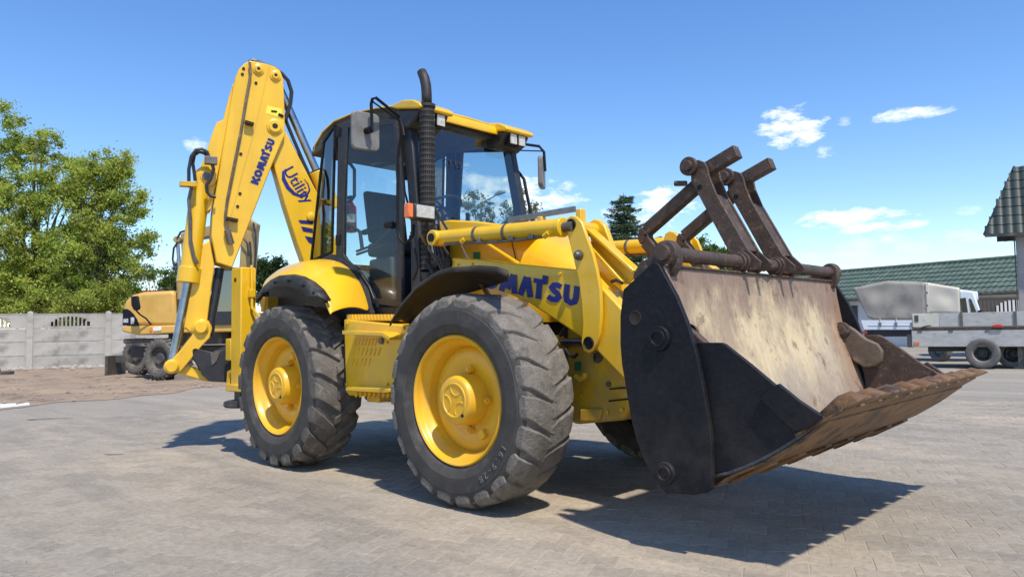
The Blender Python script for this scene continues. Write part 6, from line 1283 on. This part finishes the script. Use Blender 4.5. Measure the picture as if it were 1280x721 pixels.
build('gable_wall',quad(p0,q0,0,2.75),PLAST,BG); build('gable_wall',quad(p1,q1,0,2.75),PLAST,BG)
e0=ridge+gn*(run+.02); build('gutter',M().tube([(e0.x,e0.y,2.50),((e0+gd*42).x,(e0+gd*42).y,2.50)],.06,8),DKB,BG)
for k in range(5):
    c=p0+gd*(3+k*5)+gn*.11; mb=quad(c,c+gd*2.2,.1,2.2,.06); build('garage_door',mb,DKB,BG)

# dark roofed building at the right edge
C=[(-0.146,15.188,3.168),(0.449,15.622,4.925),(0.46,15.78,3.025),(0.762,16.077,2.945),(0.478,15.769,3.394),(0.38,15.827,1.441)]
BR_=empty('dark_roofed_building',(-1.024,24.256,0),ROT-R(34),label='building corner with a steep dark green tiled roof and pale column at the right edge',cat='building')
L_=[(-0.8606,4.0894),(0.0909,6.5518),(0.1416,3.8185),(0.1532,4.3177),(1.4366,3.3808)]
bz=L_[0][1]; tz=L_[1][1]; x0=L_[0][0]; x1=L_[1][0]
# roof plane leans away from the camera; left verge runs up and to the right
hz=tz-bz; ux=Vector((1,-.10,-.035)).normalized(); uv=Vector((0,.55,.835)).normalized(); Hs=hz/.835; shear=(x1-x0)/Hs
tiled('roof',(x0,0,bz),tuple(ux),tuple(uv),5.0,Hs,TILED,BR_,tw=.265,th=.385,amp=.030,step=.022,clip=lambda x,v: x>v*shear*1.0)
tiled('roof',(x0+.3,3.0,bz),tuple(ux),tuple(Vector((0,-.45,.89))),5.0,Hs*.93,TILED,BR_,tw=.265,th=.385,amp=.030,step=.022,clip=lambda x,v: x>v*shear)
mb=M(); mb.beam((x0-.02,-.02,bz+.0),(x1-.02,Hs*.55,tz),.05,.08); build('verge_board',mb,TILED,BR_); mb=M(); mb.beam((x0,-.05,bz-.03),(x0+5,-.55,bz-.21),.06,.10); build('fascia',mb,DKB,BR_)
mb=M(); mb.add([(x0+.03,.03,bz-.03),(x0+5,-.47,bz-.2),(x0+5,-.47+Hs*.55,tz-.2),(x1+.03,Hs*.55+.03,tz-.06)],[(0,1,2,3)]); build('roof_underlay',mb,TILED,BR_,solid=.02)
mb=M(); mb.box(-.02,.30,.25,.55,0,L_[3][1]); build('column',mb,GREYW,BR_,bevel=.01)
mb=M(); mb.tube([(-.055,.18,0),(-.055,.18,bz-.1)],.018,8); build('downpipe',mb,DKB,BR_)
mb=M(); mb.box(1.3,4.6,.9,3.0,0,bz-.2); build('wall',mb,GREYW,BR_)

# dark fence with a white arched grille
DF=empty('timber_fence',(-3.167,27.756,0),ROT,label='dark timber fence with a white arched grille behind the trailer',cat='fence')
a=[(-0.0068,2.101),(2.3039,2.094),(0.8965,1.57),(1.4508,1.986),(2.1191,1.976)]
for i in range(19):
    x=a[0][0]+i*.155; mb=M(); mb.box(x,x+.145,-.02,.02,0,a[0][1]-.02*(i%2)); build('fence_board',mb,WOODD,DF,smooth=0)
mb=M(); mb.box(a[0][0],a[1][0]+1,-.03,.03,a[0][1]-.05,a[0][1]+.03); build('rail',mb,WOODD,DF)
for i in range(9):
    x=a[2][0]+.05+i*.155; t=(i-4.2)/4.8; zz=a[2][1]+.04+(a[3][1]-a[2][1])*math.sqrt(max(.02,1-t*t))*.95
    mb=M(); mb.box(x,x+.085,-.06,-.03,a[2][1]-.05,zz); build('white_slat',mb,PLAST,DF,smooth=0)

# ---------------------------------------------------------------- tarpaulin truck
TR=empty('tarpaulin_truck',(-3.294,20.685,0),ROT-R(32),label='white pickup truck with a dirty grey canvas cover, cream on its brighter-lit panel, parked behind the flatbed trailer',cat='truck')
t_=[(-1.6294,2.3582),(-0.5988,2.5285),(0.4197,2.4407),(1.3242,2.2261),(1.3117,1.4491),(0.4014,1.473),(0.0214,1.2582),(-1.061,1.281),(-1.2193,1.387)]
def cloth(poly_top,poly_bot,y0,nx=26,nz=12,name='canvas_cover',m=None,amp=.05,seed=1):
    rr=random.Random(seed); vs=[];fs=[]
    def ip(pl,t):
        k=t*(len(pl)-1);i=min(int(k),len(pl)-2);f=k-i; return (pl[i][0]*(1-f)+pl[i+1][0]*f,pl[i][1]*(1-f)+pl[i+1][1]*f)
    for i in range(nx):
        t=i/(nx-1);A=ip(poly_top,t);Bq=ip(poly_bot,t)
        for j in range(nz):
            v=j/(nz-1); x=A[0]*(1-v)+Bq[0]*v; z=A[1]*(1-v)+Bq[1]*v
            w=math.sin(PI*v)*math.sin(PI*min(1,max(0,t*1.0)))
            y=y0+amp*w*(math.sin(x*4+z*5)+.7*math.sin(x*2.2-z*7+1)+.5*math.sin(x*9+2*z))
            vs.append((x,y,z))
    for i in range(nx-1):
        for j in range(nz-1): fs.append((i*nz+j,i*nz+j+1,(i+1)*nz+j+1,(i+1)*nz+j))
    return M().add(vs,fs)
build('canvas_side',cloth([t_[0],t_[1],t_[2]],[t_[8],t_[7],(t_[5][0],t_[6][1])],0,amp=.030),CANVAS,TR,solid=.01,smooth=80)
build('canvas_side',cloth([t_[2],t_[3]],[t_[5],t_[4]],0,nx=16,amp=.02,seed=3),CANVC,TR,solid=.01,smooth=80)
mb=M(); mb.add([(t_[0][0],0,t_[0][1]),(t_[1][0],0,t_[1][1]),(t_[2][0],0,t_[2][1]),(t_[3][0],0,t_[3][1]),(t_[0][0]+.1,1.9,t_[0][1]),(t_[1][0],1.9,t_[1][1]),(t_[2][0],1.9,t_[2][1]),(t_[3][0],1.9,t_[3][1])],[(0,1,5,4),(1,2,6,5),(2,3,7,6)]); build('canvas_roof',mb,CANVC,TR,solid=.01)
mb=M(); mb.add([(t_[0][0],0,t_[0][1]),(t_[8][0],0,t_[8][1]),(t_[8][0],1.9,t_[8][1]),(t_[0][0]+.1,1.9,t_[0][1]),(t_[3][0],0,t_[3][1]),(t_[4][0],0,t_[4][1]),(t_[4][0],1.9,t_[4][1]),(t_[3][0],1.9,t_[3][1])],[(0,1,2,3),(4,5,6,7)]); build('canvas_end',mb,CANVAS,TR,solid=.01)
mb=M(); a=[(0.4403,2.4148),(0.4672,1.496)]; mb.box(a[0][0],a[0][0]+.07,-.03,-.012,a[1][1],a[0][1]); fl=build('canvas_flap',mb,CANVC,TR,bevel=.006)
for q in [(0.4605,2.1158),(0.4549,1.7192)]: 
    mb=M(); mb.cyl((q[0],-.04,q[1]),(q[0],-.02,q[1]),.022,10); build('eyelet',mb,BLK,fl)
mb=M(); mb.prism([(-1.4334,1.3017),(0.2408,1.266),(0.229,0.9807),(-1.351,1.0039)],-.02,1.9); mb.prism([(-1.2283,1.1561),(0.2352,1.1295),(0.2341,1.1047),(-1.2293,1.1304)],-.035,-.02); build('side_board',mb,WPAINT,TR,bevel=.02)
mb=M(); mb.prism([(-1.352,0.9782),(1.9025,0.9321),(1.8953,0.7653),(-1.36,0.7727)],.1,1.8); build('chassis_rail',mb,BLKM,TR)
cabp=[(1.2683,0.9169),(1.32,2.129),(1.4457,2.16),(1.6902,2.1133),(1.8458,1.483),(2.1226,1.3803),(2.1604,0.8811)]
mb=M(); mb.prism(cabp,.02,1.85); cab_=build('cab',mb,WPAINT,TR,bevel=.05,seg=3)
mb=M(); mb.prism([(1.3314,1.9097),(1.4771,1.9285),(1.519,1.4678),(1.3542,1.4722)],.005,.03); mb.prism([(1.5582,1.9013),(1.6186,1.8749),(1.7435,1.4618),(1.6009,1.4656)],.005,.03); build('side_window',mb,GLASSX,cab_,smooth=0)
mb=M(); mb.prism([(1.3226,2.1897),(1.7914,2.097),(1.8007,1.8442),(1.3128,1.959)],.15,1.7); build('roof_spoiler',mb,WPAINT,cab_,bevel=.03)
mb=M(); mb.prism([(1.7456,1.5098),(1.8489,1.5548),(1.9053,1.4575),(1.7628,1.4373)],-.2,-.05); build('wing_mirror',mb,BLK,cab_,bevel=.01)
def rwheel(parent,x,y,z,r,w,rz=0,mrim=DKB,name='wheel'):
    W=empty(name,(x,y,z),rz,parent=parent); k=r
    mb=M(); mb.lathe([(0,.56*k),(-.01,.62*k),(-.03,.80*k),(-.015,.94*k),(.03,k*.99),(w/2,k),(w-.03,k*.99),(w+.015,.94*k),(w+.03,.80*k),(w,.60*k),(w,.52*k)],n=44); build('tyre',mb,TYT,W,smooth=40)
    mb=M(); 
    for g_ in (.3,.5,.7): mb.lathe([(w*g_-.008,k*.9995),(w*g_,k*1.004),(w*g_+.008,k*.9995)],n=44)
    build('tread_rib',mb,TYT,W)
    mb=M(); mb.lathe([(.012,.62*k),(0,.60*k),(.015,.56*k),(.05,.52*k),(.12,.49*k)],n=36); rm=build('rim',mb,mrim,W)
    mb=M(); mb.lathe([(.12,.50*k),(.14,.34*k),(.10,.28*k),(.095,.16*k),(.05,.14*k),(.05,0)],n=36); build('wheel_disc',mb,BLKM if mrim!=GRD else GRD,W)
    mb=M()
    for j in range(6):
        t=2*PI*j/6; mb.cyl((.42*k*math.cos(t),.105,.42*k*math.sin(t)),(.42*k*math.cos(t),.125,.42*k*math.sin(t)),.05*k,10)
    build('hand_hole',mb,BLK,W); return W
TYT=mat('trailer_tyre',(.10,.095,.088),(.15,.14,.13),scale=6,rough=.85,bump=.3)
w_=[(0.6762,0.3366),(0.8459,0.3366)]; rwheel(TR,w_[0][0],.05,.34,.34,.22,R(-35),GRD); rwheel(TR,w_[0][0]-2.1,.1,.34,.34,.22); 
mb=M(); mb.tube([tuple((x,.0,z)) for x,z in [(1.1853,0.4334),(1.5768,0.4326)]],.03,6); build('side_guard',mb,GRD,TR)
mb=M(); mb.prism([(1.4861,1.4204),(1.5026,1.42),(1.4859,0.938),(1.4695,0.9383)],-.004,.03); build('door_seam',mb,BLKM,cab_)
mb=M(); mb.prism([(1.3702,1.3628),(1.4321,1.3613),(1.4311,1.3372),(1.3692,1.3387)],-.02,.03); build('door_handle',mb,BLK,cab_)
mb=M(); mb.prism([(-1.3998,0.9532),(-1.2596,0.9513),(-1.2626,0.8743),(-1.4028,0.876)],-.03,.05); build('tail_lamp',mb,MATS['red_cloth'],TR)
for q_ in [(-0.8809,1.1753),(-0.4272,1.1667),(0.0173,1.1584)]:
    mb=M(); mb.box(q_[0]-.04,q_[0]+.04,-.05,-.02,q_[1]-.08,q_[1]+.05); build('side_latch',mb,GRD,TR,bevel=.006)
for z_ in [(-0.8771,1.272),(-0.4233,1.2625),(0.1311,1.2559)]:
    mb=M(); mb.tube([(z_[0],-.02,z_[1]+.10),(z_[0]+.01,-.035,z_[1]-.02),(z_[0]+.02,-.03,z_[1]-.10)],.010,5); build('canvas_rope',mb,CANVC,TR)

# ---------------------------------------------------------------- flatbed trailer
LRIM=mat('pale_trailer_rim',(.33,.28,.21),(.20,.17,.14),scale=8,rough=.7,bump=.2)
FB=empty('flatbed_trailer',(-1.189,17.149,0),ROT-R(33),label='weathered grey flatbed trailer with drop sides and one big tyred wheel, at the right edge',cat='trailer')
u=[(-1.0657,1.4299),(-0.4568,1.4138),(1.7076,1.3959),(-1.0805,1.0686),(-1.1023,0.9946),(1.6888,0.984),(-1.1388,0.5594),(1.6674,0.514),(-0.9873,1.0565)]
x0,x1=u[0][0],u[2][0]+1.6
mb=M(); mb.box(u[1][0]+.01,x1,.0,.035,u[3][1]+.012,u[0][1]); b1=build('drop_side',mb,BOARD,FB,bevel=.006)
mb=M(); mb.box(x0,u[1][0],.0,.035,u[3][1]+.012,u[0][1]); b2=build('drop_side',mb,BOARDC,FB,bevel=.006,label='cream painted end board')
mb=M(); a=[(-1.0112,1.386),(-0.9249,1.2143)]; mb.box(a[0][0],a[1][0],-.012,0,a[1][1],a[0][1]); build('latch_plate',mb,DKB,b2)
mb=M(); mb.box(x0-.01,x1,-.02,.04,u[4][1]-.0,u[3][1]); build('bed_edge',mb,RUST,FB,bevel=.004)
mb=M(); mb.box(x0-.03,x1,-.012,.03,u[6][1],u[4][1]-.01); build('side_skirt',mb,BOARD,FB,bevel=.006)
mb=M(); mb.box(x0,x1,2.1,2.14,u[6][1],u[0][1]); build('drop_side',mb,BOARD,FB,bevel=.006)
mb=M(); mb.box(x0,x1,.035,2.1,u[4][1]-.05,u[4][1]+.03); build('deck',mb,DKB,FB)
mb=M(); mb.box(x0-.02,x0+.02,.035,2.1,u[6][1],u[0][1]); build('tail_board',mb,BOARD,FB,bevel=.006)
mb=M(); mb.box(x0+.3,x1,.5,.62,.42,u[6][1]+.1); mb.box(x0+.3,x1,1.5,1.62,.42,u[6][1]+.1); build('chassis_rail',mb,BLKM,FB)
w_=[(0.4854,0.3532)][0]
rwheel(FB,w_[0]-.02,-.10,.385,.385,.27,R(-6),LRIM); rwheel(FB,w_[0]+.62,.35,.36,.36,.24,R(-10),BLKM); rwheel(FB,w_[0],1.8,.36,.36,.24)
for xx in (.05,1.2,2.4):
    mb=M(); mb.box(xx-.03,xx+.03,-.030,0,u[3][1]+.01,u[0][1]+.01); build('side_stake',mb,STEELD,FB,bevel=.004)
for xx in (-.9,-.2,.6,1.5,2.2):
    mb=M(); mb.box(xx-.05,xx+.05,-.026,-.012,u[4][1]-.06,u[4][1]-.01); build('hinge',mb,STEELD,FB,bevel=.003)
mb=M(); mb.box(x0+.02,x0+.14,-.03,-.012,u[6][1]+.06,u[6][1]+.12); build('reflector',mb,ORA,FB)
mb=M(); a=[(-1.2201,0.879),(-1.1397,0.5382)]; mb.box(a[0][0],a[1][0]+.05,.1,.5,a[1][1],a[0][1]); build('coupling_block',mb,STEELD,FB,bevel=.01)
mb=M(); a=[(1.2146,0.5343),(1.3901,0.0808)]; mb.box(a[0][0],a[0][0]+.10,.3,.4,.02,a[0][1]); mb.box(a[0][0]-.1,a[0][0]+.2,.25,.45,.0,.04); build('landing_leg',mb,STEELD,FB)
mb=M(); a=[(-0.8567,1.065),(-0.7445,1.0947),(-0.6335,1.1138)]; mb.tube([(x,-.03,z+.0) for x,z in a],[.012,.02,.012],6); o=build('strap_end',mb,BLKM,None); o.location=FB.location; o.rotation_euler=FB.rotation_euler; tag(o,'short dark strap lying on the ledge of the trailer near its cream end board','strap')
mb=M(); a=[(0.7029,1.0394),(0.7225,1.0996),(0.8247,1.1179),(0.9246,1.096),(0.9386,1.0355)]; mb.prism(a,-.07,-.02); o=build('red_rag',mb,MATS['red_cloth'],None,bevel=.01); o.location=FB.location; o.rotation_euler=FB.rotation_euler; tag(o,'small bright red rag resting on the trailer ledge above the wheel','rag')

# the tyres press a little below the axle datum: settle the yard and everything standing on it to the tyre contact
for o in list(COL.objects):
    if o.parent is None and o.type in ('MESH','EMPTY') and o is not LD: o.location.z-=.045
